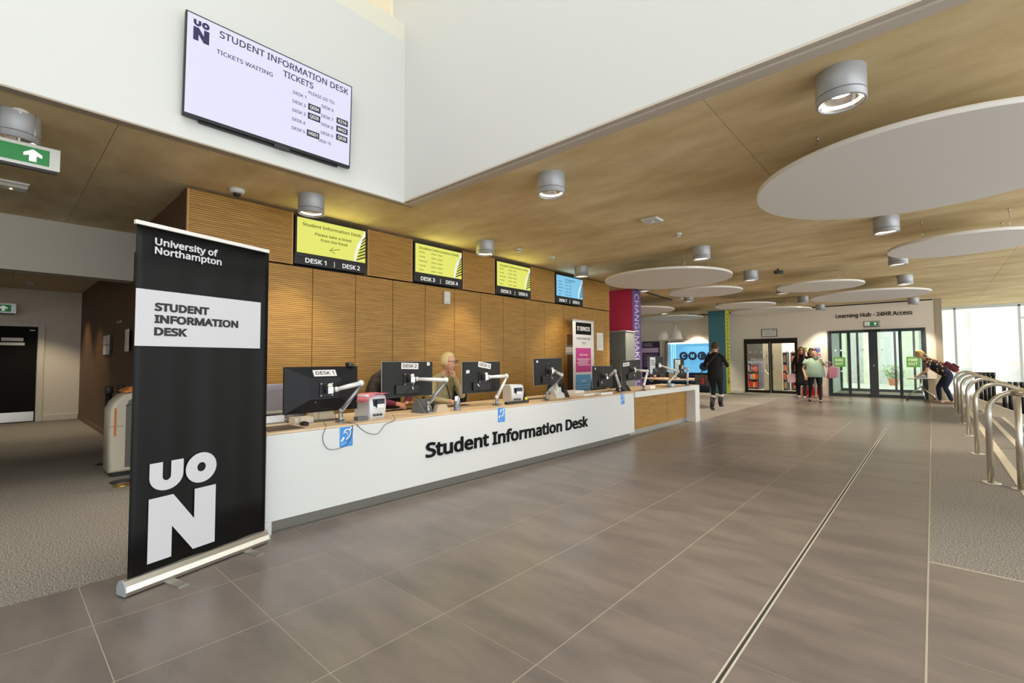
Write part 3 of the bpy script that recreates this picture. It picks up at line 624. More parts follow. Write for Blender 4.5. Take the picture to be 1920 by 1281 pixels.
for s_, a, b in (('Q034', 1.02, .445), ('Q028', 1.02, .355), ('H001', 1.015, .185), ('K216', 1.315, .42), ('M422', 1.315, .335), ('Q028', 1.315, .25)):
    b -= .012; MB().fbox(f, a, a+.125, b, b+.062, .001, .002).build('ticket_number', tp, tv); TT(s_, a+.018, b+.016, .032, .09, .03, scw, .0025)
lm = mat('logo_navy', '#221A4E', .5)
def logo(f, a, b, s, m, par, c0, c1):
    """UoN mark, s = full width"""
    X = lambda p: [(a+s*x, b+s*y) for x, y in p]
    arc = lambda cx, cy, rx, ry, t0, t1, n=14: [(cx+rx*math.cos(t0+(t1-t0)*i/n), cy+ry*math.sin(t0+(t1-t0)*i/n)) for i in range(n+1)]
    u = [(0, 1.49)] + arc(.24, 1.27, .24, .22, PI, 2*PI) + [(.48, 1.49), (.3, 1.49)] + list(reversed(arc(.24, 1.27, .06, .07, PI, 2*PI))) + [(.18, 1.49)]
    MB().poly(f, X(u), c0, c1).build('logo_letter', m, par)
    o1 = arc(.76, 1.29, .245, .245, 0, 2*PI, 36)[:-1]; o2 = arc(.76, 1.30, .068, .075, 0, 2*PI, 36)[:-1]; mb = MB(); k = 36
    A = [mb.b.verts.new(f.P(a+s*x, b+s*y, c1)) for x, y in o1]; B = [mb.b.verts.new(f.P(a+s*x, b+s*y, c1)) for x, y in o2]
    A2 = [mb.b.verts.new(f.P(a+s*x, b+s*y, c0)) for x, y in o1]; B2 = [mb.b.verts.new(f.P(a+s*x, b+s*y, c0)) for x, y in o2]
    for i in range(k):
        j = (i+1) % k
        mb.b.faces.new([A[i], A[j], B[j], B[i]]); mb.b.faces.new([A2[j], A2[i], B2[i], B2[j]]); mb.b.faces.new([A[j], A[i], A2[i], A2[j]]); mb.b.faces.new([B[i], B[j], B2[j], B2[i]])
    mb.build('logo_letter', m, par)
    n_ = [(0, 0), (.33, 0), (.33, .475), (.65, 0), (1, 0), (1, .96), (.66, .96), (.66, .49), (.34, .96), (0, .96)]
    MB().poly(f, X(n_), c0, c1).build('logo_letter', m, par)
logo(f, .055, .635, .115, lm, tv, .001, .002)
# roll-up banner
bo, be = V((-3.292, .517, 0)), V((-.2731, .9619, 0)).normalized()
f = Fr(bo, be, (0, 0, 1)); BW = .813; f0 = f
bn = thing('rollup_banner', tuple(f.P(BW/2, 0)), 'tall black roll-up banner reading University of Northampton Student Information Desk', 'banner')
base = MB(); prof = [(-.05, .012), (-.05, .055), (-.03, .082), (-.005, .09), (.015, .084), (.034, .06), (.04, .03), (.032, .008), (-.04, .008)]
lo = [base.b.verts.new(f.P(-.018, z, c)) for c, z in prof]; hi = [base.b.verts.new(f.P(BW+.012, z, c)) for c, z in prof]
base.b.faces.new(lo); base.b.faces.new(hi)
for i in range(9): base.b.faces.new([lo[i], lo[(i+1) % 9], hi[(i+1) % 9], hi[i]])
bb = base.build('base_cassette', mat('satin_aluminium', '#C9C4B8', .3, .8), bn)
for a0, a1 in ((-.025, -.018), (BW+.012, BW+.019)):
    p = MB(); lo = [p.b.verts.new(f.P(a0, z*1.0+.0, c)) for c, z in prof]; hi = [p.b.verts.new(f.P(a1, z, c)) for c, z in prof]
    p.b.faces.new(lo); p.b.faces.new(hi)
    for i in range(9): p.b.faces.new([lo[i], lo[(i+1) % 9], hi[(i+1) % 9], hi[i]])
    p.build('end_cap', mat('cap_grey', '#9FA6AC', .5), bn)
for a in (.17, .64): MB().fbox(f, a, a+.055, .0, .008, -.16, .17).build('foot', alu, bn)
f = Fr(bo+V((0, 0, .09)), be, (0, 0, 1))
sh = MB(); N = 24
wav = lambda a, b: .004*math.sin(a*16)+.003*math.sin(a*31+1)
vs = [[sh.b.verts.new(f.P(BW*i/N, -.006+(1.96+.006)*j/8, wav(BW*i/N, 0)*(1-j/8*.6))) for j in range(9)] for i in range(N+1)]
for i in range(N):
    for j in range(8): sh.b.faces.new([vs[i][j], vs[i+1][j], vs[i+1][j+1], vs[i][j+1]]).smooth = True
pn = sh.build('banner_sheet', mat('banner_black', '#0A0A0B', .5, spec=.25), bn, fix=False); md = pn.modifiers.new('s', 'SOLIDIFY'); md.thickness = .0012; md.offset = -1
bw = mat('banner_white', '#CDCDD2', .5)
MB().fbox(f, -.01, BW-.002, 1.953, 1.977, -.012, .012, bev=.003).build('top_rail', mat('rail_white', '#E4E2DC', .4), bn)
MB().cyl(f.P(BW/2, -.05, -.03), f.P(BW/2, 1.955, -.012), .008).build('pole', alu, bn)
MB().fbox(f, 0, .752, 1.27, 1.592, .0075, .0085).build('white_band', bw, pn)
for s_, a, b, h, w, m, bo_ in (('University of', .088, 1.855, .042, .36, bw, .05), ('Northampton', .088, 1.803, .042, .385, bw, .05), ('STUDENT', .094, 1.473, .048, .305, mat('banner_ink', '#1B1B1D', .5), .085), ('INFORMATION', .094, 1.403, .048, .497, MT['banner_ink'], .085), ('DESK', .094, 1.331, .048, .18, MT['banner_ink'], .085)):
    text(s_, f, a, b, h, m, pn, w=w, bold=bo_, c=.0095 if m != bw else .0075)
logo(f, .091, .043, .374, bw, pn, .007, .0082)
# ================================================================== THE COUNTER
XF = -3.635
ct = thing('reception_counter', (-4.0, 5.5, 0), 'long white counter lettered Student Information Desk with a light wood top', 'counter')
box1('front_panel', whiteg, ct, XF-.04, XF, 1.35, 7.0, .094, .725, bev=.003)
box1('end_panel', whiteg, ct, -4.40, XF-.042, 1.352, 1.395, 0, .725); box1('front_foot', whiteg, ct, XF-.04, XF, 1.35, 1.395, 0, .0935)
box1('worktop', ltwood, ct, -4.43, XF-.002, 1.352, 9.76, .727, .742, bev=.002)
box1('kick_board', mat('kick_steel', '#77756D', .45, .5), ct, -3.75, -3.70, 1.397, 6.95, 0, .094)
box1('kick_board', mat('kick_silver', '#AFAFAA', .4, .6), ct, -3.86, -3.80, 6.97, 9.57, 0, .085)
box1('top_rail', whiteg, ct, XF-.30, XF+.03, 6.99, 9.77, .655, .727, bev=.003); box1('top_edge', whiteg, ct, XF, XF+.03, 6.99, 9.77, .727, .745)
box1('top_edge', whiteg, ct, -4.43, XF+.03, 9.762, 9.79, .655, .745)
box1('end_leg', whiteg, ct, -3.95, XF+.03, 9.56, 9.79, 0, .655, bev=.003)
box1('oak_panel', oak, ct, -3.83, -3.79, 7.0, 8.62, .085, .655); box1('oak_panel', oak, ct, -3.83, -3.79, 8.63, 9.56, .085, .655)
box1('rear_panel', whiteg, ct, -4.40, -4.37, 1.4, 9.7, 0, .72)
f = Fr((XF, 0, 0), (0, 1, 0), (0, 0, 1))
text('Student Information Desk', f, 2.79, .338, .142, ink, ct, split='letter', w=2.83, bold=.055, depth=.014)
blus = mat('sticker_blue', '#3B8AD8', .5)
for k, (y, z0, lab) in enumerate(((1.975, .562, 'blue hearing loop sticker under desk 1, beside the banner'), (3.851, .575, 'blue hearing loop sticker above the counter lettering'), (6.626, .575, 'blue hearing loop sticker at the far end of the white counter front'))):
    s_ = thing('hearing_loop_sticker', (XF, y, z0), lab, 'sticker', 'blue hearing loop stickers')
    MB().fbox(f, y-.058, y+.058, z0, z0+.16, .0003, .0013).build('sticker', blus, s_)
    arc = [f.P(y+.008+.03*math.cos(t), z0+.108+.032*math.sin(t), .0016) for t in [PI*.95-PI*1.25*i/12 for i in range(13)]]
    MB().tube(arc+[f.P(y+.012, z0+.07, .0016), f.P(y+.0, z0+.055, .0016)], .005, 6).tube([f.P(y-.008+.018*math.cos(t), z0+.1+.018*math.sin(t), .0016) for t in [PI*.9-PI*i/8 for i in range(9)]], .0035, 6).build('ear_symbol', white, s_)
    MB().poly(f, [(y-.05, z0+.05), (y-.036, z0+.044), (y-.012, z0+.075), (y-.024, z0+.083)], .0013, .002).poly(f, [(y+.025, z0+.14), (y+.035, z0+.132), (y+.052, z0+.15), (y+.042, z0+.156)], .0013, .002).build('loop_bar', white, s_)
    text('T', f, y+.027, z0+.052, .018, white, s_, bold=.05, c=.0016)
    for q in range(3): MB().fbox(f, y-.045, y+.045-.02*q, z0+.032-.009*q, z0+.035-.009*q, .0013, .002).build('printed_line', mat('sticker_pale', '#8FBDEB', .5), s_)
# ---------------------------------------------------------------- monitors on arms
mond = mat('monitor_back', '#1A1B1A', .5, spec=.3); mond2 = mat('monitor_back_bevel', '#15161A', .5, spec=.3); monv = mat('vesa_black', '#0D0D0E', .5)
armw = mat('arm_white', '#DADBDA', .3, .1); armg = mat('arm_grey', '#8C9094', .3, .7); pap2 = mat('label_paper', '#E4E0DC', .8)
def monitor(cx, cy, cz, yw, label, style=1, sign=None, sgpos=(-.08, .09), sgrot=0, tilt=0, note=None):
    r = V((math.sin(yw), math.cos(yw), 0)); u = V((0, 0, 1))
    if tilt: r, u = r*math.cos(tilt)+u*math.sin(tilt), u*math.cos(tilt)-r*math.sin(tilt)
    f = Fr((cx, cy, cz), r, u); w, h = .6, .36
    o = thing('computer_monitor', (cx, cy, cz-h/2), label, 'monitor', 'monitors seen from behind along the counter')
    if style == 0:
        w, h = .66, .385
        MB().fbox(f, -w/2, w/2, -h/2, h/2, -.022, -.002, bev=.003).build('screen_panel', black, o)
        b = MB(); c0 = [f.P(a, c, -.002) for a, c in ((-w/2, -h/2), (w/2, -h/2), (w/2, h/2), (-w/2, h/2))]; c1 = [f.P(a, c, .055) for a, c in ((-.14, -.08), (.14, -.08), (.14, .10), (-.14, .10))]
        b.hexa(c0+c1); b.build('rear_shell', mond2, o)
        c_ = .056
    else:
        MB().fbox(f, -w/2, w/2, -h/2, h/2, -.02, -.008, bev=.002).build('screen_frame', silver, o)
        MB().fbox(f, -w/2+.004, w/2-.003, -h/2+.003, h/2-.003, -.009, .006, bev=.003).build('rear_shell', mond, o)
        MB().fbox(f, -.16, .12, -.15, -.055, .006, .03, bev=.006).build('socket_housing', monv, o)
        MB().lathe(f.P(0, .11, .006), [(.012, 0), (.012, .001), (.009, .0012)], 16, axis=tuple(f.n)).build('maker_badge', mat('badge_grey', '#4B4D4D', .4), o)
        c_ = .007
    MB().fbox(f, -.06, .06, -.06, .06, c_, c_+.008, bev=.002).build('mount_plate', monv, o)
    for a in (-.05, .05):
        for b in (-.05, .05): MB().cyl(f.P(a, b, c_+.008), f.P(a, b, c_+.011), .004, n=8).build('screw', chrome, o)
    if sign:
        a, b = sgpos; bm_ = .115; ca, sa = math.cos(sgrot), math.sin(sgrot)
        f2 = Fr(f.P(a, b, .0075 if style else .047), f.r*ca+f.u*sa, f.u*ca-f.r*sa)
        if style == 0: f2 = Fr(f.P(a, b-.002, .050), f.r, f.u*.851-f.n*.525)
        p = MB().fbox(f2, 0, .205, 0, .062, 0, .0012).build('desk_sign', pap2, o)
        text(sign, f2, .02, .015, .033, mat('sign_text', '#1A1A1C', .6), p, w=.165, bold=.035, c=.0014)
    if note:
        a, b, w2, h2, rr = note; f2 = Fr(f.P(a, b, .007), f.r*math.cos(rr)+f.u*math.sin(rr), f.u*math.cos(rr)-f.r*math.sin(rr)); MB().fbox(f2, 0, w2, 0, h2, 0, .001).build('asset_label', pap2, o)
    return o, f
MON = [(-3.91, 1.905, 1.028, -.033, 0, 'DESK 1', (-.105, .115), 0, 0, None, 'large dark monitor with a faceted back labelled DESK 1'),
 (-3.985, 2.84, 1.083, .03, 1, 'DESK 2', (-.09, .105), -.03, 0, (.225, .135, .035, .035, 0), 'flat dark grey monitor labelled DESK 2 behind the first label printer'),
 (-3.86, 3.766, 1.079, -.006, 1, 'DESK 3', (-.07, .12), -.16, 0, (-.25, .045, .05, .035, .15), 'dark monitor labelled DESK 3 by the blonde woman'),
 (-3.915, 5.09, 1.116, .02, 1, None, None, 0, .02, (-.265, .125, .04, .03, 0), 'raised monitor without a sign in the middle of the counter'),
 (-3.975, 6.61, .994, .01, 1, None, None, 0, -.01, (-.25, .12, .03, .03, 0), 'low monitor in front of the IT Services banner'),
 (-3.98, 7.585, 1.084, .084, 1, 'Desk 6', (-.27, .08), .04, .05, None, 'slightly tipped monitor with a small paper sign at its corner, before the lockers'),
 (-3.97, 8.57, 1.156, .03, 1, None, None, 0, 0, None, 'monitor with a picture leaflet taped on its left half'),
 (-3.9, 9.5, 1.105, -.08, 1, None, None, 0, 0, None, 'turned monitor with a pale leaflet, last on the counter')]
fr = []
for m_ in MON:
    o, f = monitor(m_[0], m_[1], m_[2], m_[3], m_[10], m_[4], m_[5], m_[6] or (0, 0), m_[7], m_[8], m_[9]); fr.append((o, f))
for k, (a0, a1) in ((6, (-.27, -.05)), (7, (-.29, .05))):
    o, f = fr[k]; p = MB().fbox(f, a0, a1, -.15, .16, .0065, .0075).build('leaflet', mat('leaflet_white', '#DDE3E6', .6), o)
    cs = ('#6FA0D8', '#D9A55B', '#7D93B8', '#B98B7A') if k == 6 else ('#9BB79A', '#D8CBA0', '#7FA3B0', '#C9D6C4')
    for i in range(4):
        for j in range(3): MB().fbox(f, a0+.02+.045*i, a0+.06+.045*i, -.0+.04*j, .035+.04*j, .0076, .008).build('printed_picture', mat('leaf_%d_%d' % (k, (i+j) % 4), cs[(i+j) % 4], .6), p)
    for j in range(4): MB().fbox(f, a0+.02, a1-.03-.02*(j % 2), -.03-.022*j, -.022-.022*j, .0076, .008).build('printed_line', mat('leaf_text', '#6B7F9E', .6), p)
    MB().fbox(f, a0+.015, a1-.015, -.14, -.125, .0076, .008).build('printed_line', mat('leaf_blue', '#3E62B5', .6), p)
ARM = [((-3.795, 2.01), (-3.73, 2.16, 1.055), 'monitor arm holding the large faceted screen nearest the banner'), ((-3.80, 2.95), (-3.74, 3.13, 1.05), 'monitor arm with a level upper half, holding the second screen'), ((-3.80, 3.95), (-3.74, 4.05, 1.065), 'monitor arm standing just left of the second label printer'),
 ((-3.765, 4.86), (-3.74, 5.15, 1.05), 'monitor arm bent in the middle of the counter under the raised screen'), ((-3.80, 6.83), (-3.75, 6.60, 1.075), 'monitor arm of the low screen before the tall white banner'), ((-3.71, 7.51), (-3.74, 7.71, 1.05), 'monitor arm of the tipped screen by the lockers'),
 ((-3.80, 8.74), (-3.72, 9.0, 1.02), 'monitor arm with a crossed shape under the leaflet screen'), ((-3.74, 9.51), (-3.72, 9.48, 1.06), 'last monitor arm at the far end of the counter')]
TZ = .742
for k, ((bx, by), el, lab) in enumerate(ARM):
    o, f = fr[k]; c_ = .064 if k == 0 else .015; vs = f.P(0, 0, c_); a = thing('monitor_arm', (bx, by, TZ), lab, 'monitor arm', 'white and grey monitor arms')
    MB().box(bx-.045, bx+.045, by-.03, by+.03, TZ, TZ+.014, bev=.004).lathe((bx, by, TZ+.014), [(.024, 0), (.02, .02), (.017, .09)], 20).build('base_post', armg, a)
    p0 = V((bx, by, TZ+.10)); el = V(el)
    def link(p, q, r1, r2, name, m):
        p, q = V(p), V(q); d = (q-p).normalized(); s2 = V((0, 0, 1)).cross(d); s2 = s2.normalized() if s2.length > .01 else V((1, 0, 0)); t_ = d.cross(s2)
        rg = []
        for e, rr in ((p, r1), (p.lerp(q, .5), (r1+r2)/2*1.08), (q, r2)):
            rg.append([e + s2*math.cos(x)*rr + t_*math.sin(x)*rr*.8 for x in [2*PI*i/14 for i in range(14)]])
        return MB().rings(rg).ell(p, r1*1.1, r1*1.1, r1*1.1, 12, 8).ell(q, r2*1.1, r2*1.1, r2*1.1, 12, 8).build(name, m, a)
    link(p0, el, .023, .018, 'lower_arm', armg if k in (0, 1, 3) else armw)
    MB().cyl(el-V((0, 0, .03)), el+V((0, 0, .02)), .017).build('elbow', armg, a)
    v2 = vs+f.n*.05
    link(el+V((0, 0, .02)), v2+f.r*.06, .026, .022, 'upper_arm', armw)
    MB().cyl(v2+f.r*.06, v2, .014).cyl(v2, vs, .016).build('tilt_head', armg, a)
    MB().fbox(Fr(v2, f.r, f.u), -.024, .024, -.035, .028, -.02, .022, bev=.005).build('head_block', chrome, a)
    MB().cyl(v2+f.u*.034+f.n*.0, v2+f.u*.034+f.n*.012, .02, n=20).build('head_knob', mat('knob_cream', '#E6DFCF', .5), a)
    if k in (0, 1, 2, 3):
        MB().cyl(p0+(el-p0)*.05+V((.01, 0, -.01)), p0+(el-p0)*.95, .012).build('cable_cover', armw, a)
def wire(name, pts, label, m=cable, r=.0022):
    o = MB().tube(smooth(pts, 2), r, 6).build(name, m); tag(o, label, 'cable'); return o
wire('cable', [(-3.80, 1.86, .757), (-3.70, 1.83, .75), (-3.63, 1.80, .745), (-3.626, 1.76, .66), (-3.624, 1.80, .565), (-3.624, 1.88, .548), (-3.624, 1.99, .575), (-3.626, 2.03, .70), (-3.64, 2.03, .75), (-3.76, 2.0, .748)], 'thin black cable looping down the counter front beside the first blue sticker')
wire('cable', [(-3.74, 2.04, .748), (-3.64, 2.06, .748), (-3.628, 2.08, .715), (-3.624, 2.16, .65), (-3.624, 2.26, .625), (-3.626, 2.30, .66), (-3.626, 2.34, .71), (-3.63, 2.43, .725), (-3.64, 2.455, .755), (-3.70, 2.46, .775)], 'thin black cable hanging from the first label printer over the counter front')
for k, (o, f) in enumerate(fr):
    bx, by = ARM[k][0]
    wire('cable', [f.P(-.10 if k % 2 == 0 else .03, -.08, .03), f.P(-.08, -.15, .05), f.P(.04, -.17, .06), V((bx-.03, by-.05, .85)), V((bx-.01, by-.03, TZ+.01)), V((bx-.12, by+.02, TZ+.006))], 'black cable drooping under the %s' % ('faceted screen nearest the banner', 'second screen, beside the pen pot', 'screen hiding part of the blonde woman', 'raised middle screen', 'low screen by the white banner', 'tipped screen by the lockers', 'leaflet screen', 'last screen on the counter')[k])
    MB().cyl(f.P(-.10 if k % 2 == 0 else .03, -.075, .032), f.P(-.085 if k % 2 == 0 else .03, -.105, .04), .006, n=8).build('plug', white, o)
o, f = fr[0]
wc = thing('webcam', tuple(f.P(.25, .20, 0)), 'small black webcam clipped on top of the desk 1 screen', 'webcam')
MB().fbox(f, .22, .28, .192, .215, -.02, .03, bev=.005).build('clip', black, wc); MB().ell(f.P(.25, .222, -.01), .03, .035, .012).build('head', black, wc); MB().cyl(f.P(.25, .212, .01), f.P(.25, .225, .01), .01).build('hinge', chrome, wc)
# ---------------------------------------------------------------- label printers
def printer(x, y, rz, lab, red):
    f = Fr((x, y, TZ), (-math.sin(rz), math.cos(rz), 0), (0, 0, 1)); o = thing('label_printer', (x, y, TZ), lab, 'printer', 'small white printers on the counter')
    m = MB(); side = [(-.0, .0), (.24, 0), (.25, .05), (.24, .17), (.20, .215), (.05, .22), (.0, .20), (-.015, .12)]   # depth / height
    def pt(a, d, z): return f.P(a, z, -d)
    rg = []
    for a, s_ in ((-.085, .90), (-.078, 1), (.078, 1), (.085, .90)): rg.append([pt(a*(1+.10*z/.22), .12+(d-.12)*s_, .11+(z-.11)*s_ if z > .02 else z) for d, z in side])
    m.rings(rg); m.build('body', mat('printer_white', '#DFE4E8', .35), o)
    f2 = Fr(f.P(0, 0, .012), f.r, f.u)
    MB().fbox(f2, -.055, .065, .115, .18, -.02, .006).build('rear_bay', black, o); MB().fbox(f2, -.03, .045, .10, .17, .004, .028, bev=.004).build('power_block', mat('adapter_navy', '#1E2438', .4), o); MB().fbox(f2, -.03, .045, .10, .135, .026, .03).build('adapter_label', paper, o)
    for a in (-.055, -.02, .015): MB().fbox(f2, a, a+.025, .025, .045, .0, .008, bev=.002).build('port', dark, o)
    if red:
        sh = MB(); g = [[sh.b.verts.new(pt(-.15+.27*i/8, -.03+.24*j/3, .226-.07*max(0, (3-i)/3)**1.4*(1 if i < 4 else 0)+.004*math.sin(i*2+j))) for j in range(4)] for i in range(9)]
        for i in range(8):
            for j in range(3): sh.b.faces.new([g[i][j], g[i+1][j], g[i+1][j+1], g[i][j+1]]).smooth = True
        s_ = sh.build('paper_sheet', mixmat('red_print_paper', ('#C44A60', '#D97F86'), 9, .6), None, fix=False); md = s_.modifiers.new('s', 'SOLIDIFY'); md.thickness = .0012
        tag(s_, 'red and white printed sheet draped over the first label printer', 'paper')
    return o
printer(-3.80, 2.37, .05, 'small white label printer under a red printed sheet between desks 1 and 2', True)
printer(-3.93, 4.46, -.35, 'small white label printer with cables just right of desk 3', False)
o = thing('power_adapter', (-3.78, 2.22, TZ), 'small grey box on the counter beside the first label printer', 'adapter'); MB().box(-3.83, -3.76, 2.15, 2.25, TZ, TZ+.035, bev=.005).build('case', mat('adapter_grey', '#5B5F62', .3), o)
o = thing('power_strip', (-3.80, 4.35, TZ), 'black power strip with a yellow tag below the second label printer', 'power strip'); MB().box(-3.82, -3.77, 4.1, 4.5, TZ, TZ+.03, bev=.004).build('strip', black, o); MB().lathe((-3.795, 4.47, TZ+.03), [(.018, 0), (.018, .03), (.01, .035)]).build('tag', mat('tag_yellow', '#D8D84A', .5), o)
# ---------------------------------------------------------------- keyboards, phones, papers
def keyboard(x, y, rz, lab):
    f = Fr((x, y, TZ), (-math.sin(rz), math.cos(rz), 0), (-math.cos(rz), -math.sin(rz), .06)); o = thing('keyboard', (x, y, TZ), lab, 'keyboard', 'black keyboards on the counter')
    MB().fbox(f, -.22, .22, 0, .15, -.004-.012, -.002, bev=.004).build('tray', black, o)
    m = MB()
    for r in range(5):
        for c in range(17): m.fbox(f, -.212+.025*c, -.191+.025*c, .012+.026*r, .033+.026*r, -.022, -.014)
    k = m.build('keys', dark, o); k['kind'] = 'stuff'; return o
keyboard(-3.92, 1.93, 0, 'black keyboard under the desk 1 screen'); keyboard(-4.18, 2.95, 0, 'black keyboard under the hands at desk 2'); keyboard(-4.05, 3.6, 0, 'black keyboard below the blonde woman behind the pen pot'); keyboard(-3.95, 5.0, -.1, 'flat black keyboard below the raised middle screen')
keyboard(-4.0, 6.95, 0, 'black keyboard below the low screen by the white banner')
o = thing('mouse_mat', (-3.86, 1.52, TZ), 'brown mouse mat at the near corner of the counter', 'mat'); MB().box(-3.99, -3.70, 1.385, 1.66, TZ, TZ+.004, bev=.0015).build('mat', mat('mat_brown', '#5B4A3E', .8), o)
o = thing('computer_mouse', (-3.86, 1.72, TZ), 'black computer mouse left of the first keyboard', 'mouse'); MB().ell((-3.86, 1.725, TZ+.012), .055, .032, .022).build('shell', black, o); MB().ell((-3.85, 1.73, TZ+.028), .012, .006, .006).build('wheel', chrome, o)
o = thing('desk_box', (-4.22, 1.56, TZ), 'open grey card box with a white slip at the near end of the counter', 'box'); MB().box(-4.34, -4.14, 1.46, 1.75, TZ, TZ+.01).box(-4.34, -4.33, 1.46, 1.75, TZ, TZ+.085).box(-4.15, -4.14, 1.46, 1.51, TZ, TZ+.085).box(-4.15, -4.14, 1.70, 1.75, TZ, TZ+.085).box(-4.34, -4.14, 1.46, 1.47, TZ, TZ+.085).box(-4.34, -4.14, 1.46, 1.75, TZ+.085, TZ+.092).build('carton', mat('carton_grey', '#8E887E', .6), o); MB().box(-4.145, -4.14, 1.53, 1.68, TZ+.012, TZ+.07).build('slip', mat('slip_white', '#DADDE2', .5), o)
for k, (x0, x1, y0, y1, h, lab, c) in enumerate(((-4.1, -3.98, 1.70, 1.86, .05, 'small cream card box below the desk 1 screen', '#D8CDB8'), (-4.25, -4.12, 1.93, 2.12, .10, 'pale carton behind the first keyboard', '#CFC2A8'), (-3.78, -3.69, 1.97, 2.05, .0, '', '')) [:2]):
    o = thing('small_box', ((x0+x1)/2, (y0+y1)/2, TZ), lab, 'box'); MB().box(x0, x1, y0, y1, TZ, TZ+h, bev=.003).build('carton', mat('carton_%d' % k, c, .7), o); MB().box(x0-.001, x1+.001, y0+.03, y0+.05, TZ, TZ+h+.001).build('tape', mat('carton_tape', '#B7A98C', .4), o)
pp = thing('pen_pot', (-3.765, 3.305, TZ), 'grey mesh pot of pens and papers between desks 2 and 3', 'pot')
MB().lathe((-3.765, 3.305, TZ), [(.036, 0), (.036, .003), (.036, .10), (.034, .10), (.034, .004)], 24, cap=False).build('pot', mat('mesh_grey', '#777C86', .4, .5), pp)
for k, (dx, dy, c) in enumerate(((.0, .025, '#2A3FB5'), (.01, -.02, '#E6E4E0'), (-.015, 0, '#E6E4E0'), (.015, .012, '#D9D4CA'))): MB().cyl((-3.765+dx*.4, 3.305+dy*.4, TZ+.01), (-3.765+dx*1.3, 3.305+dy*1.3, TZ+.16-.01*k), .005, n=8).build('pen', mat('pen_%d' % k, c, .4), pp)
MB().box(-3.775, -3.773, 3.28, 3.34, TZ+.03, TZ+.15).build('slip', paper, pp)
def phone(x, y, rz, lab, m_):
    f = Fr((x, y, TZ), (-math.sin(rz), math.cos(rz), 0), (0, 0, 1)); o = thing('desk_phone', (x, y, TZ), lab, 'telephone', 'desk telephones')
    MB().poly(Fr(f.P(-.09, 0), f.n*-1, f.u), [(-.09, 0), (.09, 0), (.03, .13), (.005, .14), (-.0, .12), (-.08, .02)], -.02, -.16).build('body', m_, o)
    MB().poly(Fr(f.P(-.03, 0), f.n*-1, f.u), [(-.10, 0), (-.06, .0), (-.02, .09), (-.03, .1)], .0, -.05).build('stand', dark, o)
    MB().tube([f.P(-.115, .06, .03), f.P(-.115, .10, -.0), f.P(-.115, .14, -.05)], [.02, .014, .02], 8).build('handset', black, o); return o
phone(-3.93, 3.12, .2, 'grey desk telephone seen from behind left of the pen pot', mat('phone_grey', '#5E5F60', .4)); phone(-3.93, 5.55, -.3, 'white backed desk telephone standing right of the raised screen', whiteg)
phone(-3.92, 7.3, 0, 'dark desk telephone leaning below the tipped screen', dark); phone(-4.1, 4.78, 0, 'dark desk telephone behind the second label printer', dark)
ofp = thing('fabric_pouch', (-3.80, 3.13, TZ), 'beige folded cloth wedge leaning by the telephone at desk 2', 'pouch'); MB().poly(Fr((-3.83, 3.03, TZ), (0, 1, 0), (0, 0, 1)), [(0, 0), (.19, .0), (.165, .02), (.13, .075), (.045, .075), (.02, .06)], 0, .06).build('cloth', mat('beige_cloth', '#B7A78E', .9), ofp)
for k, (x, y, s1, s2, n, lab) in enumerate(((-3.92, 5.95, .21, .30, 3, 'flat stack of white papers between the telephone and the low screen'), (-3.82, 6.3, .2, .34, 4, 'second flat stack of white papers before the white banner'), (-3.9, 8.1, .15, .2, 6, 'white box of leaflets before the tipped screen'), (-3.86, 8.95, .1, .14, 7, 'pale blue stack of cards near the end of the counter'), (-4.15, 6.05, .2, .25, 7, 'cut stack of paper under the chair at the white banner'))):
    o = thing('paper_stack', (x, y, TZ), lab, 'papers')
    for q in range(n): d = random.uniform(-.006, .006); MB().box(x-s1/2+d, x+s1/2+d, y-s2/2-d, y+s2/2-d, TZ+.008*q, TZ+.008*q+.0075).build('sheet', paper if k != 3 else mat('card_blue', '#BFD6E6', .6), o)
o = thing('water_bottle', (-3.98, 5.36, TZ), 'clear bottle standing behind the raised screen arm', 'bottle'); MB().lathe((-3.98, 5.36, TZ), [(.03, 0), (.032, .01), (.032, .14), (.014, .19), (.014, .21)], 20).build('bottle', mat('bottle_clear', '#C9CCC6', .15), o); MB().lathe((-3.98, 5.36, TZ+.21), [(.016, 0), (.016, .015)]).build('cap', white, o)
# ---------------------------------------------------------------- office chairs
def chair(x, y, rz, m, lab, h=.98, w=.44):
    o = thing('office_chair', (x, y, 0), lab, 'chair'); f = Fr((x, y, 0), (-math.sin(rz), math.cos(rz), 0), (0, 0, 1))
    MB().fbox(f, -.24, .24, .44, .51, -.22, .24, bev=.03).build('seat', m, o)
    b = MB(); R = []
    for i in range(9):
        t = i/8; z = .54+(h-.54)*t; hw = w/2*(.86+.18*math.sin(t*PI*.8)-.25*max(0, t-.85)/.15*.5); bow = -.25-.04*t
        R.append([f.P(a*hw, z, bow-.03*(1-abs(a)**2)*1+dd) for a, dd in ((-1, 0), (-.6, 0), (0, 0), (.6, 0), (1, 0), (.6, .05), (0, .05), (-.6, .05))])
    b.rings(R).build('backrest', m, o)
    MB().cyl(f.P(0, .1, 0), f.P(0, .45, 0), .03).build('gas_column', dark, o)
    MB().tube([f.P(0, .46, -.1), f.P(0, .48, -.28), f.P(0, .66, -.3)], .02, 8).build('back_bracket', dark, o)
    for k in range(5):
        a = 2*PI*k/5; p = f.P(.28*math.cos(a), .07, .28*math.sin(a)); l = MB().tube([f.P(0, .11, 0), p], [.03, .018], 8).build('leg', dark, o); MB().cyl(p-V((0, 0, .04))+f.r*.02, p-V((0, 0, .04))-f.r*.02, .028, n=14).build('castor', black, l)
    return o
chair(-4.85, 1.80, PI, mat('chair_lilac_grey', '#9A929C', .8), 'pale lilac grey office chair behind desk 1', 1.06, .52)
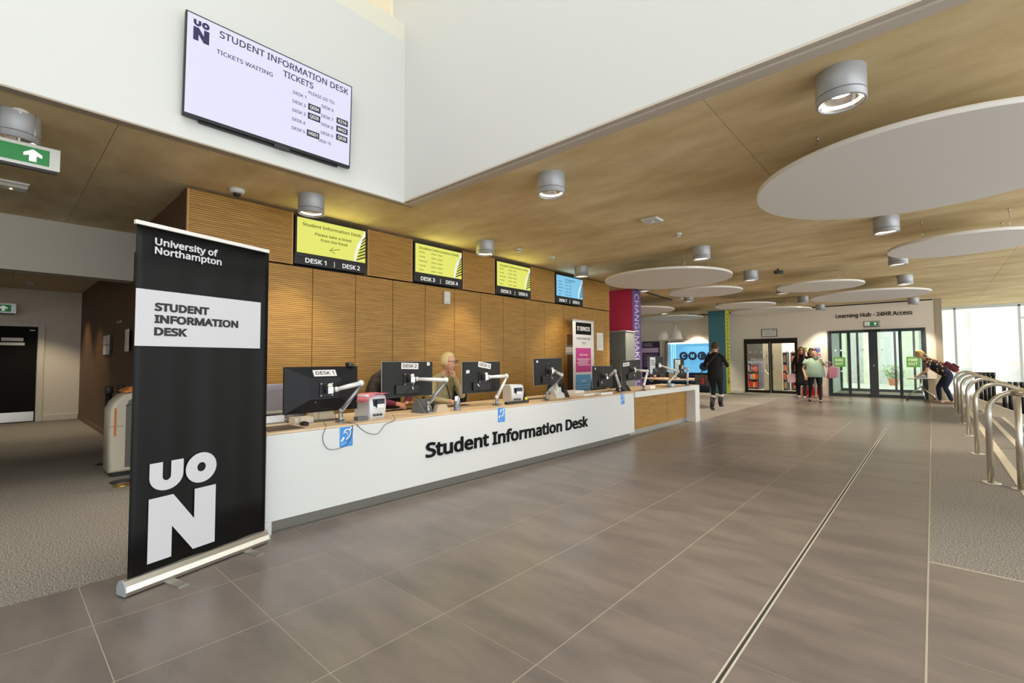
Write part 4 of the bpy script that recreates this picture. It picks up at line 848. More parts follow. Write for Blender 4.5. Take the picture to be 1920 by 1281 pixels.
chair(-5.15, 3.1, PI+.1, fabricb, 'black office chair behind the hunched person at desk 2', 1.03, .5); chair(-4.95, 4.05, PI, fabricb, 'black office chair under the blonde woman', .96)
chair(-4.75, 6.0, PI, fabricb, 'black office chair behind the raised middle screen', .93); chair(-4.8, 7.42, PI-.1, fabricb, 'black office chair in front of the IT Services banner', 1.03, .46)
chair(-5.0, 8.35, PI, fabricb, 'black office chair before the lockers', .95)
# ---------------------------------------------------------------- on the oak wall
ns = thing('thermostat', (XW, 4.805, 2.17), 'small white sounder box on the oak wall below the second yellow screen', 'box'); MB().box(XW, XW+.035, 4.745, 4.865, 2.17, 2.37, bev=.008).build('case', whiteg, ns); MB().box(XW+.034, XW+.037, 4.77, 4.84, 2.19, 2.21).build('label', mat('label_grey', '#BDBDBD', .5), ns)
ns = thing('wall_switch', (XW, 4.78, 1.18), 'narrow white wall plate behind the blonde woman', 'switch'); MB().box(XW, XW+.012, 4.76, 4.81, 1.14, 1.31, bev=.003).build('plate', whiteg, ns); MB().box(XW+.012, XW+.015, 4.775, 4.795, 1.2, 1.25).build('button', white, ns)
ns = thing('wall_notice', (XW, 9.43, 1.48), 'white typed notice on the oak wall near the lockers', 'notice'); MB().box(XW, XW+.002, 9.30, 9.57, 1.49, 1.90).build('sheet', paper, ns)
for k in range(9): MB().box(XW+.002, XW+.003, 9.33, 9.54-.03*(k % 3), 1.83-.035*k, 1.837-.035*k).build('printed_line', mat('print_grey', '#A9A9AE', .6), ns)
ns = thing('wall_sign', (XW, 8.17, 1.39), 'small white room sign with blue bars left of the IT Services banner', 'sign'); MB().box(XW, XW+.012, 8.06, 8.31, 1.39, 1.58).build('plate', whiteg, ns); MB().box(XW+.012, XW+.014, 8.06, 8.31, 1.555, 1.575).build('bar', inkblue, ns); MB().box(XW+.012, XW+.014, 8.06, 8.31, 1.41, 1.425).build('bar', mat('bar_blue', '#3B4B8E', .5), ns)
box1('door_leaf', brownwood, wl, XW, XW+.004, 8.12, 8.50, .1, 1.82)
# IT Services banner stand
f = Fr((-5.42, 7.86, 0), (0, 1, 0), (0, 0, 1)); ib = thing('rollup_banner', (-5.42, 8.26, 0), 'white roll-up banner headed IT SERVICES with pink, blue and purple blocks', 'banner')
MB().fbox(f, 0, .79, .06, 2.09, 0, .002).build('banner_sheet', mat('banner_cream', '#DCD9D4', .6), ib); MB().fbox(f, -.01, .8, 0, .07, -.04, .04, bev=.01).build('base_cassette', alu, ib); MB().fbox(f, -.005, .795, 2.085, 2.105, -.01, .01).build('top_rail', alu, ib)
MB().fbox(f, .11, .69, 1.80, 2.05, .002, .003).build('title_block', ink, ib); MB().fbox(f, .1, .67, 1.02, 1.52, .002, .003).build('pink_block', mat('block_pink', '#C23B86', .6), ib)
MB().fbox(f, .09, .66, .42, .97, .002, .003).build('blue_block', mat('block_blue', '#5BA3D3', .6), ib); MB().fbox(f, .09, .66, .1, .37, .002, .003).build('purple_block', mat('block_purple', '#6A3FA0', .6), ib)
text('IT SERVICES', f, .16, 1.88, .085, white, ib, w=.48, bold=.04, c=.0035); text('HOW CAN WE HELP', f, .14, 1.69, .05, ink, ib, w=.52, bold=.01, c=.0025); text('YOU?', f, .33, 1.60, .05, ink, ib, w=.15, bold=.01, c=.0025)
text('FACE TO FACE', f, .24, 1.36, .035, white, ib, w=.3, bold=.03, c=.0035); text('ONLINE', f, .3, .82, .035, white, ib, w=.18, bold=.03, c=.0035)
for k in range(4): MB().fbox(f, .15+.04*(k % 2), .62-.04*(k % 3), 1.28-.04*k, 1.295-.04*k, .003, .004).build('printed_line', white, ib)
for k in range(2): MB().fbox(f, .14, .62-.04*k, .74-.05*k, .752-.05*k, .003, .004).build('printed_line', mat('print_pale_blue', '#A9D0EA', .6), ib)
# ================================================================== HANDRAILS, POSTS, KIOSK
RL = ['nearest brushed steel handrail, its tall hoop at the right edge', 'second handrail from the front down the steps', 'third handrail from the front', 'fourth handrail from the front', 'fifth handrail from the front, second from the window', 'farthest handrail, beside the bending woman']
for k, y in enumerate((6.84, 8.80, 10.77, 12.73, 14.6, 16.6)):
    o = thing('handrail', (.405, y, 0), RL[k], 'handrail', 'steel handrails down the steps')
    pts = [(.405, y, 0), (.405, y, .70)] + [(.405+.22*(1-math.cos(t)), y, .70+.235*math.sin(t)) for t in [PI/2*i/8 for i in range(1, 9)]] + [(.68, y, .925), (.75, y, .895)] + [(.75+.3*i, y, .895-.3*.446*i) for i in range(1, 11)]
    MB().tube(pts, .026, 14).build('rail', steel, o)
    MB().lathe((.405, y, 0), [(.075, 0), (.075, .004), (.07, .007)], 28).build('floor_flange', steel, o)
    for xx in (2.1, 3.5):
        n_ = int((xx-.66)/.37)+1; MB().cyl((xx, y, -.165*n_), (xx, y, .895-(xx-.75)*.446), .02).build('post', steel, o)
o = thing('handrail', (.60, 6.66, 0), 'second steel rail set close against the nearest handrail, with its own upright', 'handrail', 'steel handrails down the steps')
MB().tube([(.60, 6.68, 0), (.60, 6.68, .90)], .026, 14).build('post', steel, o); MB().lathe((.60, 6.68, 0), [(.07, 0), (.07, .006)], 28).build('floor_flange', steel, o)
MB().tube([(.58, 6.76, .925), (.66, 6.68, .915)] + [(.72+.3*i, 6.68, .905-.3*.446*i) for i in range(9)], .028, 14).build('rail', steel, o)
struct('floor_landing', MB().box(.66, 1.32, 18.62, 22.9, -1.7, -.10).box(1.32, 2.3, 18.62, 22.9, -1.7, -.36).box(2.3, 5.7, 18.62, 22.9, -1.7, -.75).box(.60, .66, 18.6, 22.9, -.3, -.004), carpetm)
def post(x, y, z, lab, grp):
    o = thing('belt_barrier_post', (x, y, z), lab, 'barrier post', grp)
    MB().cyl((x, y, z+.01), (x, y, z+.9), .033, n=14).build('pole', black, o); MB().lathe((x, y, z), [(.11, 0), (.11, .008), (.04, .02)], 20).build('base', black, o)
    MB().lathe((x, y, z+.87), [(.036, 0), (.042, .01), (.042, .09), (.03, .10)], 16).build('head', dark, o)
ORD = ('first', 'second', 'third', 'fourth', 'fifth')
for i in range(5):
    for j in range(2): post(.92+.085*i, 18.85+.25*j, -.10, 'black barrier post, %s in the %s row of the bundle beside the pier' % (ORD[i], ('front', 'back')[j]), 'barrier posts bundled behind the steps, left bundle')
for i in range(5):
    for j in range(2): post(1.46+.115*i, 18.82+.25*j, -.36, 'black barrier post, %s in the %s row of the right hand bundle' % (ORD[i], ('front', 'back')[j]), 'barrier posts bundled behind the steps, right bundle')
post(-7.72, .98, 0, 'black belt barrier post standing just left of the white kiosk', 'barrier posts by the kiosk')
post(-7.86, 1.12, 0, 'second black belt barrier post hidden partly behind the first by the kiosk', 'barrier posts by the kiosk')
kb = mat('kiosk_white', '#CFC9B8', .4); kd = mat('kiosk_grey', '#6F6C66', .4); ko = mat('kiosk_orange', '#D98436', .45)
ks = thing('self_service_kiosk', (-6.93, 1.08, 0), 'white curved kiosk with grey side and orange top, half hidden by the black banner', 'kiosk')
f = Fr((-6.72, 0, 0), (0, 1, 0), (0, 0, 1))
def prof(g, zt): return [(.87+g, .05+g), (1.28-g, .05+g), (1.28-g, zt-g), (1.06, zt-g), (.98+g*.5, zt-.03-g), (.90+g, zt-.12), (.87+g, zt-.2)]
R = []
for g, c in ((.03, -.43), (0, -.40), (0, -.03), (.015, -.008), (.03, 0)): R.append([f.P(a, b, c) for a, b in prof(g, .93)])
MB().rings(R).build('housing', kb, ks)
MB().poly(f, [(1.005, .10), (1.26, .10), (1.26, .88), (1.10, .88), (1.03, .84), (1.005, .78)], -.0, .006).build('side_panel', kd, ks)
MB().tube([f.P(1.0, .78, .005), f.P(1.08, .80, .01), f.P(1.26, .80, .01)], .004, 6).build('panel_seam', dark, ks)
MB().poly(f, [(.99, .925), (1.28, .95), (1.28, .985), (1.05, .975), (.975, .935)], -.36, -.0).build('lid', ko, ks); MB().tube([f.P(1.03, .965, -.05), f.P(1.12, 1.0, -.05), f.P(1.27, 1.01, -.05)], .014, 8).build('lid_handle', ko, ks)
MB().fbox(f, .905, .925, .45, .76, 0.0, .003).build('orange_strip', ko, ks); MB().fbox(f, .875, .99, .555, .56, 0, .002).build('seam', kd, ks)
MB().box(-7.1, -6.76, .9, 1.26, 0, .05).build('plinth', dark, ks)
for k, (x, y) in enumerate(((-6.42, .97), (-6.24, .93))):
    o = thing('round_floor_base', (x, y, 0), ('dark round post base on the carpet in front of the kiosk', 'small brassy round base on the carpet nearest the banner')[k], 'post base'); MB().lathe((x, y, 0), [(.13-.04*k, 0), (.13-.04*k, .008), (.05, .02), (.0, .022)], 28).build('disc', (dark, mat('brassy', '#A88A4E', .3, .8))[k], o)
nn = thing('wall_notice', (-10.5, 1.31, 1.4), 'two white sheets in a dark holder on the brown corridor wall', 'notice')
MB().box(-10.86, -10.16, 1.29, 1.308, 1.38, 1.74).build('holder', dark, nn)
for z in (1.40, 1.57): MB().box(-10.83, -10.25, 1.283, 1.289, z, z+.155).build('sheet', paper, nn)
nn = thing('wall_plate', (-9.5, 1.31, 1.9), 'small bright metal plate high on the brown corridor wall', 'plate'); MB().box(-9.72, -9.36, 1.304, 1.311, 1.89, 1.915).build('plate', alu, nn)
nn = thing('wall_notice', (-8.6, 1.31, 1.5), 'curling white paper on the brown wall at the edge of the black banner', 'notice'); MB().box(-8.75, -8.45, 1.27, 1.274, 1.42, 1.74).box(-8.75, -8.72, 1.27, 1.31, 1.5, 1.7).build('sheet', paper, nn)
# ================================================================== FAR WALL AND SEATING AREA
fw_ = Fr((0, YF-.001, 0), (1, 0, 0), (0, 0, 1))
o = thing('wall_sign', (-4.47, YF, 2.1), 'white framed sign above the black library doors', 'sign'); MB().fbox(fw_, -4.76, -4.24, 2.10, 2.40, 0, .02).build('frame', dark, o); MB().fbox(fw_, -4.74, -4.26, 2.12, 2.38, .02, .023).build('face', whiteg, o)
for k in range(3): MB().fbox(fw_, -4.7, -4.45+.03*k, 2.2+.06*k, 2.208+.06*k, .023, .025).build('printed_line', MT['print_grey'], o)
MB().fbox(fw_, -4.38, -4.31, 2.33, 2.35, .023, .025).build('mark', dark, o)
o = thing('wall_poster', (-3.0, YF, 1.36), 'small framed poster in blue, white and red between the two far doors', 'poster'); MB().fbox(fw_, -3.15, -2.88, 1.36, 1.68, 0, .012).build('frame', whiteg, o); MB().fbox(fw_, -3.12, -2.91, 1.5, 1.64, .012, .014).build('picture', mat('poster_blue', '#6A78B8', .6), o); MB().fbox(fw_, -3.12, -2.91, 1.39, 1.45, .012, .014).build('picture', mat('poster_red', '#C05A63', .6), o); MB().fbox(fw_, -3.10, -2.93, 1.655, 1.67, .012, .014).build('mark', ink, o)
o = thing('wall_notice', (-3.35, YF, 1.5), 'little green and yellow safety notice beside the library doors', 'notice'); MB().fbox(fw_, -3.47, -3.31, 1.52, 1.68, 0, .008).build('plate', mat('notice_green', '#2F8A56', .5), o); MB().fbox(fw_, -3.36, -3.32, 1.54, 1.66, .008, .01).build('panel', mat('notice_yellow', '#C9B23A', .5), o)
o = thing('red_crate', (-3.1, 19.1, 0), 'bright red slatted plastic crate on the floor against the far wall', 'crate')
rdm = mat('crate_red', '#C4161E', .4); MB().box(-3.42, -2.86, 18.95, 19.25, 0, .03).build('bottom', rdm, o)
for k in range(7): MB().box(-3.40+.075*k, -3.36+.075*k, 18.96, 18.975, .03, .29).build('slat', rdm, o)
MB().box(-3.42, -2.86, 18.95, 18.98, .27, .31).box(-3.42, -2.86, 19.22, 19.25, 0, .31).box(-3.42, -3.40, 18.95, 19.25, 0, .31).box(-2.88, -2.86, 18.95, 19.25, 0, .31).build('rim', rdm, o)
# backlit alcove reading CMI
cmi = struct('wall_alcove', MB().box(-8.46, -8.38, YF-.12, YF, .2, 2.03).box(-6.3, -6.22, YF-.12, YF, .2, 2.03).box(-8.46, -6.22, YF-.12, YF, 1.99, 2.06), mat('alcove_frame', '#B7AFA6', .5))
cs = thing('backlit_sign', (-7.3, YF, 1.1), 'glowing blue backlit panel with dark discs reading CMI', 'sign')
MB().box(-8.38, -6.3, YF-.03, YF-.005, .70, 1.99).build('light_panel', mat('panel_blue_glow', '#6DBDEA', emit=.9), cs)
MB().box(-8.38, -6.3, YF-.05, YF-.03, 1.93, 1.98).build('light_strip', mat('strip_glow', '#D8F4FF', emit=3), cs)
for k in range(4): MB().box(-8.34+.08*k, -8.315+.08*k, YF-.05, YF-.03, .72, 1.93).build('light_strip', mat('strip_glow2', '#9FDFFF', emit=1.5), cs)
fl_ = Fr((0, YF-.09, 0), (1, 0, 0), (0, 0, 1)); cdm = mat('disc_navy', '#10243E', .4)
for ch, x, z in (('C', -7.72, 1.42), ('M', -7.35, 1.42), ('I', -6.97, 1.42), ('', -6.9, .98), ('', -6.6, 1.42)):
    d_ = MB().lathe((x, YF-.09, z), [(.175, 0), (.175, .04)], 36, axis=(0, 1, 0)).build('letter_disc', cdm, cs)
    if ch: text(ch, fl_, x-.07, z-.075, .15, mat('letter_glow', '#7FD0F5', emit=.9), d_, w=.14 if ch != 'I' else .035, bold=.04, c=.001)
sf = thing('curved_sofa', (-7.3, 18.6, 0), 'dark glossy sofa with blue reflections under the glowing sign', 'sofa'); sofm = mat('sofa_vinyl', '#0F2B42', .25)
MB().box(-8.4, -6.45, 18.3, 18.95, .12, .42, bev=.05).build('seat', sofm, sf)
for k in range(3): MB().box(-8.4, -6.45, 18.95+.03*k, 19.2, .42+.11*k, .52+.11*k, bev=.04).build('back_channel', sofm, sf)
MB().box(-8.35, -6.5, 18.4, 18.9, 0, .12).build('plinth', black, sf)
def pull_up(x, y, w, h, lab):
    f = Fr((x, y, 0), (1, 0, 0), (0, 0, 1)); o = thing('rollup_banner', (x+w/2, y, 0), lab, 'banner'); pm = mat('banner_plum', '#33204A', .6)
    MB().fbox(f, 0, w, .05, h, 0, .003).build('banner_sheet', pm, o); MB().fbox(f, -.01, w+.01, 0, .06, -.06, .06, bev=.01).build('base_cassette', alu, o); MB().fbox(f, 0, w, h-.01, h+.01, -.008, .008).build('top_rail', alu, o)
    MB().fbox(f, 0, w*.93, h-.48, h-.28, .003, .004).build('pale_band', mat('band_lilac', '#C9B4D0', .6), o)
    text('University of', f, .06, h-.13, .05, white, o, w=w*.5, bold=.02, c=.0045); text('Northampton', f, .06, h-.21, .05, white, o, w=w*.55, bold=.02, c=.0045); 
    for k in range(8): MB().fbox(f, .06, w-.1-.06*(k % 3), h-.58-.07*k, h-.555-.07*k, .003, .004).build('printed_line', mat('line_lilac', '#9C8AB0', .6), o)
    MB().tube([f.P(w*.5+.09*math.cos(t), .45+.09*math.sin(t), .004) for t in [2*PI*i/20 for i in range(21)]], .018, 6).build('white_ring', white, o)
pull_up(-9.24, 18.6, .79, 2.05, 'dark plum pull-up banner seen between the purple strip and the blue sign')
lp = thing('twin_shade_lamp', (-6.9, 16, 0), 'white floor lamp with two tilted drum shades in the seating area', 'floor lamp')
MB().lathe((-6.9, 16, 0), [(.2, 0), (.2, .02), (.03, .03)], 32).build('base', white, lp); MB().cyl((-6.9, 16, .02), (-6.9, 16, 2.0), .013, n=12).build('stem', white, lp)
MB().tube([(-6.9, 16, 2.0), (-7.1, 16, 2.36)], .012, 8).tube([(-6.9, 16, 2.0), (-6.66, 16, 2.46)], .014, 8).build('arm', white, lp)
for x, s_ in ((-7.13, 1), (-6.64, .95)):
    h = MB().lathe((x, 16, 1.98), [(.205*s_, 0), (.13*s_, .30)], 32, cap=False).build('lamp_shade', mat('shade_fabric', '#D9D3C8', .8, emit=.12), lp); md = h.modifiers.new('s', 'SOLIDIFY'); md.thickness = .004
    MB().cyl((x, 16, 2.27), (x, 16, 2.34), .012, n=10).tube([(x-.03, 16, 2.28), (x, 16, 2.42), (x+.03, 16, 2.28)], .005, 6).build('shade_bracket', white, lp)
rt_ = thing('meeting_table', (-5.45, 12.75, 0), 'large oval light wood table behind the far end of the counter', 'table')
tb = MB(); R = []
for z, s_ in ((.715, .985), (.72, 1), (.74, 1), (.745, .985)): R.append([(-5.45+.92*s_*math.cos(t), 12.75+.62*s_*math.sin(t), z) for t in [2*PI*i/40 for i in range(40)]])
tb.rings(R).build('tabletop', ltwood, rt_)
for dx in (-.5, .5): MB().cyl((-5.45+dx, 12.75, 0), (-5.45+dx, 12.75, .715), .04).lathe((-5.45+dx, 12.75, 0), [(.25, 0), (.25, .02), (.04, .04)]).build('leg', dark, rt_)
for x, y, c, lab, h in ((-5.9, 12.6, '#C9A58F', 'small pinkish cup on the oval table', .10), (-5.35, 12.6, '#B8AF9F', 'pale box on the oval table', .16), (-5.1, 12.75, '#3C3A38', 'dark bag on the oval table', .14)):
    nm = ('cup', 'table_box', 'small_bag')[(c == '#B8AF9F')+2*(c == '#3C3A38')]; o = thing(nm, (x, y, .745), lab, nm.replace('_', ' '))
    if nm == 'cup': MB().lathe((x, y, .745), [(.035, 0), (.045, h), (.04, h), (.03, .01)], 20, cap=False).build('body', mat('item_'+nm, c, .6), o); MB().tube([(x+.04, y, .83), (x+.075, y, .81), (x+.04, y, .77)], .006, 6).build('handle', MT['item_cup'], o)
    else: MB().box(x-.1, x+.1, y-.07, y+.07, .745, .745+h, bev=.02).build('body', mat('item_'+nm, c, .7), o); MB().tube([(x-.05, y, .745+h), (x-.03, y, .80+h), (x+.03, y, .80+h), (x+.05, y, .745+h)], .006, 6).build('handle', dark, o)
chair(-6.1, 12.0, -.4, fabricb, 'dark chair at the near side of the oval table', .9)
# folding table by the far doors
tf = thing('folding_table', (-.29, 18.75, 0), 'white topped folding table with chrome legs in front of the right lobby door', 'table')
MB().box(-.60, .02, 18.45, 19.05, .655, .68, bev=.004).build('tabletop', whiteg, tf); MB().box(-.6, .02, 18.448, 18.452, .655, .68).build('edge_strip', mat('edge_tan', '#9A8C76', .5), tf)
for y in (18.55, 18.95): MB().tube([(-.29, y, .655), (-.29, y, .45), (-.29-.0, y, .40)], .018, 10).tube([(-.29, y, .42), (-.45, y, .27), (-.58, y, .16), (-.61, y, .05)], .016, 10).tube([(-.29, y, .42), (-.13, y, .27), (.0, y, .16), (.03, y, .05)], .016, 10).tube([(-.27, y, .45), (-.24, y, .25), (-.20, y-.08, .05)], .016, 10).build('leg', chrome, tf)
for x, y in ((-.61, 18.55), (.03, 18.55), (-.61, 18.95), (.03, 18.95), (-.20, 18.47)): MB().cyl((x-.012, y, .027), (x+.012, y, .027), .026, n=14).build('castor', black, tf)
o = thing('document_tray', (-.25, 18.7, .68), 'grey tray of papers on the folding table under the bending woman', 'tray'); MB().box(-.38, -.16, 18.58, 18.86, .68, .69).box(-.38, -.375, 18.58, 18.86, .69, .755).box(-.165, -.16, 18.58, 18.86, .69, .755).box(-.38, -.16, 18.58, 18.585, .69, .755).build('tray', mat('tray_grey', '#8F97A0', .5), o)
for k in range(6): MB().box(-.365+.005*k, -.175, 18.6, 18.84, .69+.014*k, .702+.014*k).build('sheet', paper, o)
o = thing('side_cabinet', (.0, 19.1, 0), 'pale wooden low cabinet behind the folding table', 'cabinet'); MB().box(-.13, .08, 19.0, 19.3, 0, .66).build('carcass', mat('cabinet_wood', '#BBA98A', .6), o); MB().box(-.12, .07, 18.985, 19.0, .03, .64).build('door', MT['cabinet_wood'], o); MB().cyl((-.1, 18.975, .4), (-.1, 18.975, .46), .006, n=8).build('handle', alu, o)
# library room furniture
for k, (x0, x1, y, h, lab) in enumerate(((-6.02, -5.5, 21.8, 1.1, 'shelf of orange and grey boxes behind the left library door'), (-4.64, -4.38, 21.6, 1.55, 'tall shelf unit of red and green books behind the right library door'), (-4.32, -4.02, 21.8, 1.55, 'shelf of red and orange books farthest right behind the glass'))):
    o = thing('book_shelf', ((x0+x1)/2, y, 0), lab, 'shelves'); MB().box(x0, x0+.03, y, y+.3, 0, h).box(x1-.03, x1, y, y+.3, 0, h).box(x0, x1, y+.28, y+.3, 0, h).box(x0, x1, y, y+.3, h-.03, h).build('carcass', mat('shelf_grey', '#5C6068', .5), o)
    for r in range(3 if k == 0 else 4):
        z = .08+(.34 if k == 0 else .36)*r; MB().box(x0+.03, x1-.03, y, y+.28, z-.02, z).build('shelf_board', MT['shelf_grey'], o); x = x0+.045
        n_ = 0; w = (x1-x0-.09)/4-.008
        while n_ < 4:
            cn, c = random.choice((('crimson', '#B3262E'), ('orange', '#D9572B'), ('wine red', '#7B1F34'), ('green', '#3D7A4A'), ('grey blue', '#8E9AA8'), ('amber', '#E08A3A'), ('bright red', '#D03A2E'))); hh = random.uniform(.2, .29)
            b = MB().box(x, x+w, y+.02, y+.24, z, z+hh, bev=.004).build('file_box', mat('file_'+c, c, .6), None)
            tag(b, '%s file box, %s on the %s board, %s' % (cn, ORD[n_], ('lowest', 'second', 'third', 'top')[r], ('left library shelf', 'middle library shelf', 'right library shelf')[k]), 'box', 'file boxes seen through the library doors'); x += w+.008; n_ += 1
o = thing('partition_wall', (-6.0, 22.4, 0), 'dark grey partition behind the left library door', 'partition'); MB().box(-6.7, -5.5, 22.4, 22.5, 1.2, 2.6).build('dark_panel', mat('partition_dark', '#4A4744', .7), o); MB().box(-6.2, -5.35, 22.3, 22.35, 0, 1.2).build('glass_screen', mat('partition_lilac', '#8D8BA0', .6), o)
o = thing('white_partition', (-4.7, 20.65, 0), 'bright white partition between the library doors', 'partition'); MB().box(-5.02, -4.37, 20.6, 20.7, 0, 2.6).build('panel', mat('partition_white', '#E9E2D0', .7), o)
MB().box(-5.02, -4.37, 20.59, 20.6, 0, .1).build('skirting', skirt, o)
# outdoors: planter beyond the lobby
pt_ = thing('terracotta_planter', (-1.43, 29, -.02), 'terracotta pot of leafy flowers outside, seen through the lobby glass', 'plant pot')
MB().lathe((-1.43, 29, -.02), [(.15, 0), (.20, .27), (.225, .28), (.225, .34), (.19, .34), (.18, .28)], 32, cap=False).build('pot', mat('terracotta', '#C9763F', .7), pt_)
m = MB()
for k in range(160):
    a, rr, z = random.uniform(0, 2*PI), random.uniform(.02, .4), random.uniform(.34, .95); p = V((-1.43+rr*math.cos(a), 29+rr*math.sin(a), z)); d = V((random.uniform(-1, 1), random.uniform(-1, 1), random.uniform(-.3, 1))).normalized(); s2 = d.orthogonal().normalized()*.035
    v = [m.b.verts.new(q) for q in (p-d*.08, p+s2, p+d*.08, p-s2)]; m.b.faces.new(v)
l_ = m.build('foliage', mat('leaf_green', '#7FA05A', .7), pt_, fix=False); l_['kind'] = 'stuff'
for k in range(10):
    a = random.uniform(0, 2*PI); MB().ell((-1.43+.3*math.cos(a), 29+.3*math.sin(a), random.uniform(.6, 1.0)), .04, .04, .03, 8, 6).build('flower', mat('flower_yellow', '#E8DC8A', .7), pt_)
for k in range(9): a = k*.7; MB().tube([(-1.43, 29, .28), (-1.43+.2*math.cos(a), 29+.2*math.sin(a), .6)], .006, 5).build('stem', MT['leaf_green'], pt_)
# ================================================================== PEOPLE
skin = mat('skin_light', '#D9A78C', .55); skin2 = mat('skin_tan', '#C98F70', .55)
def segd(p, a, b):
    ab = b-a; t = max(0, min(1, (p-a).dot(ab)/max(ab.length_squared, 1e-9))); return (p-(a+ab*t)).length
def figure(label, loc, yw, J, E, mats, head, rootj='pelvis', sub=2, group=None):
    """J: joint -> (x right, y forward, z up, radius); E: (a, b, material index) bones; one skinned surface with the head joined on"""
    T = M.Translation(V(loc)) @ M.Rotation(yw, 4, 'Z')
    bm = bmesh.new(); sk = bm.verts.layers.skin.verify(); vs = {}
    for n, q in J.items():
        v = bm.verts.new(q[:3]); r = q[3]; v[sk].radius = (r if not isinstance(r, tuple) else r[0], r if not isinstance(r, tuple) else r[1]); v[sk].use_root = n == rootj; vs[n] = v
    for a, b, _ in E: bm.edges.new((vs[a], vs[b]))
    me = bpy.data.meshes.new('person_body'); bm.to_mesh(me); bm.free(); o = bpy.data.objects.new('person_body', me); C.objects.link(o)
    md = o.modifiers.new('s', 'SKIN'); md.use_smooth_shade = True; m2 = o.modifiers.new('u', 'SUBSURF'); m2.levels = sub; m2.render_levels = sub
    dg = bpy.context.evaluated_depsgraph_get(); nm = bpy.data.meshes.new_from_object(o.evaluated_get(dg)); bpy.data.objects.remove(o)
    bm = bmesh.new(); bm.from_mesh(nm)
    rad = {n: (q[3] if not isinstance(q[3], tuple) else sum(q[3])/2) for n, q in J.items()}
    for f_ in bm.faces:
        c = f_.calc_center_median(); best = min(E, key=lambda e: segd(c, V(J[e[0]][:3]), V(J[e[1]][:3])) / (.5*(rad[e[0]]+rad[e[1]])+.01)); f_.material_index = best[2]; f_.smooth = True
    # head
    hc, hd, hu = V(head['c']), V(head['dir']).normalized(), V(head.get('up', (0, 0, 1))); hr = hd.cross(hu).normalized(); hu = hr.cross(hd)
    Hm = M.Identity(4)
    for i in range(3): Hm[i][0] = hr[i]; Hm[i][1] = hd[i]; Hm[i][2] = hu[i]; Hm[i][3] = hc[i]
    def add(co, mi):
        pass
    r = bmesh.ops.create_uvsphere(bm, u_segments=20, v_segments=14, radius=1)
    si = mats.index(head['skin'])
    for v in r['verts']:
        x, y, z = v.co; w = 1-.32*max(0, -z)**1.5; yy = y*(1-.12*max(0, -z)) + (.12*max(0, -z) if y > 0 else 0)
        if y > .5 and -.35 < z < -.05 and abs(x) < .22: yy += .12*(1-abs(x)/.22)      # nose
        if y > .6 and .0 < z < .3 and .15 < abs(x) < .55: yy -= .07                   # eye sockets
        if y > .5 and z < -.75: yy += .05
        v.co = Hm @ V((x*.076*w, yy*.094, z*.118))
        for f_ in v.link_faces: f_.smooth = True; f_.material_index = si
    def blob(c, rx, ry, rz, mi):
        r = bmesh.ops.create_uvsphere(bm, u_segments=10, v_segments=8, radius=1, matrix=Hm @ M.Translation(V(c)) @ M.Diagonal((rx, ry, rz, 1)))
        for v in r['verts']:
            for f_ in v.link_faces: f_.material_index = mi; f_.smooth = True
    for s_ in (-1, 1):
        blob((s_*.077, -.005, -.01), .012, .018, .032, si)
        blob((s_*.030, .083, .015), .013, .009, .008, mats.index(head['eye'])); blob((s_*.030, .092, .015), .006, .004, .006, mats.index(ink))
        blob((s_*.031, .089, .036), .018, .006, .004, mats.index(head['brow']))
    blob((0, .092, -.058), .024, .008, .008, mats.index(head['lip'])); blob((0, .102, -.022), .012, .016, .016, si); blob((0, .098, -.002), .007, .010, .022, si)
    bm.transform(T)
    root = bpy.data.objects.new('person', None); C.objects.link(root); root.location = loc; ORG[root.name] = V(loc); tag(root, label, 'person', group)
    bmesh.ops.translate(bm, verts=bm.verts, vec=-V(loc)); me = bpy.data.meshes.new('body'); bm.to_mesh(me); bm.free()
    for m_ in mats: me.materials.append(m_)
    b = bpy.data.objects.new('body', me); C.objects.link(b); b.parent = root; ORG[b.name] = V(loc)
    hm = head['hair']; HM = T @ Hm
    mb = MB(); vv = mb.ell((0, 0, 0), 1, 1, 1, 20, 14).last
    long_ = head.get('long', 0)
    for v in vv:
        x, y, z = v.co
        if y > .35 and z < .45: y = y*.25-.05; x *= 1.0
        if y > .2 and z >= .45: y *= .98
        if z < -.35: z = -.35-(abs(z)-.35)*.35; 
        v.co = HM @ V((x*.088, y*.108-.008, z*.128+.012))
    mb.build('hair', hm, root)
    if long_:
        R = []
        for i in range(7):
            t = i/6; z = .03-long_*t; w = .088+.035*math.sin(PI*min(1, t*1.2))*head.get('vol', 1); R.append([HM @ V((w*math.cos(a), -.035-.02*t*head.get('vol', 1)+.055*math.sin(a)*(1 if math.sin(a) < 0 else head.get('front', .7)), z)) for a in [2*PI*k/16 for k in range(16)]])
        mb = MB().rings(R); mb.build('hair', hm, root)
        if head.get('side'):
            for s_ in (-1, 1):
                R = []
                for i in range(7):
                    t = i/6; R.append([HM @ V((s_*(.075+.012*t)+.03*math.cos(a)*(1-.3*t), .035+.05*t+.024*math.sin(a), .05-long_*t)) for a in [2*PI*k/10 for k in range(10)]])
                MB().rings(R).build('hair', hm, root)
    if head.get('glasses'):
        g = MB()
        for s_ in (-1, 1):
            g.tube([HM @ V((s_*.034+.026*math.cos(a), .112-.01*abs(math.cos(a)), .014+.021*math.sin(a))) for a in [2*PI*k/16 for k in range(17)]], .0028, 6, cap=False)
            g.tube([HM @ V((s_*.060, .104, .018)), HM @ V((s_*.079, .0, .02))], .0028, 6)
        g.tube([HM @ V((-.010, .113, .018)), HM @ V((.010, .113, .018))], .0028, 6).build('glasses', mat('glasses_black', '#17171A', .3), root)
    return root, T, HM
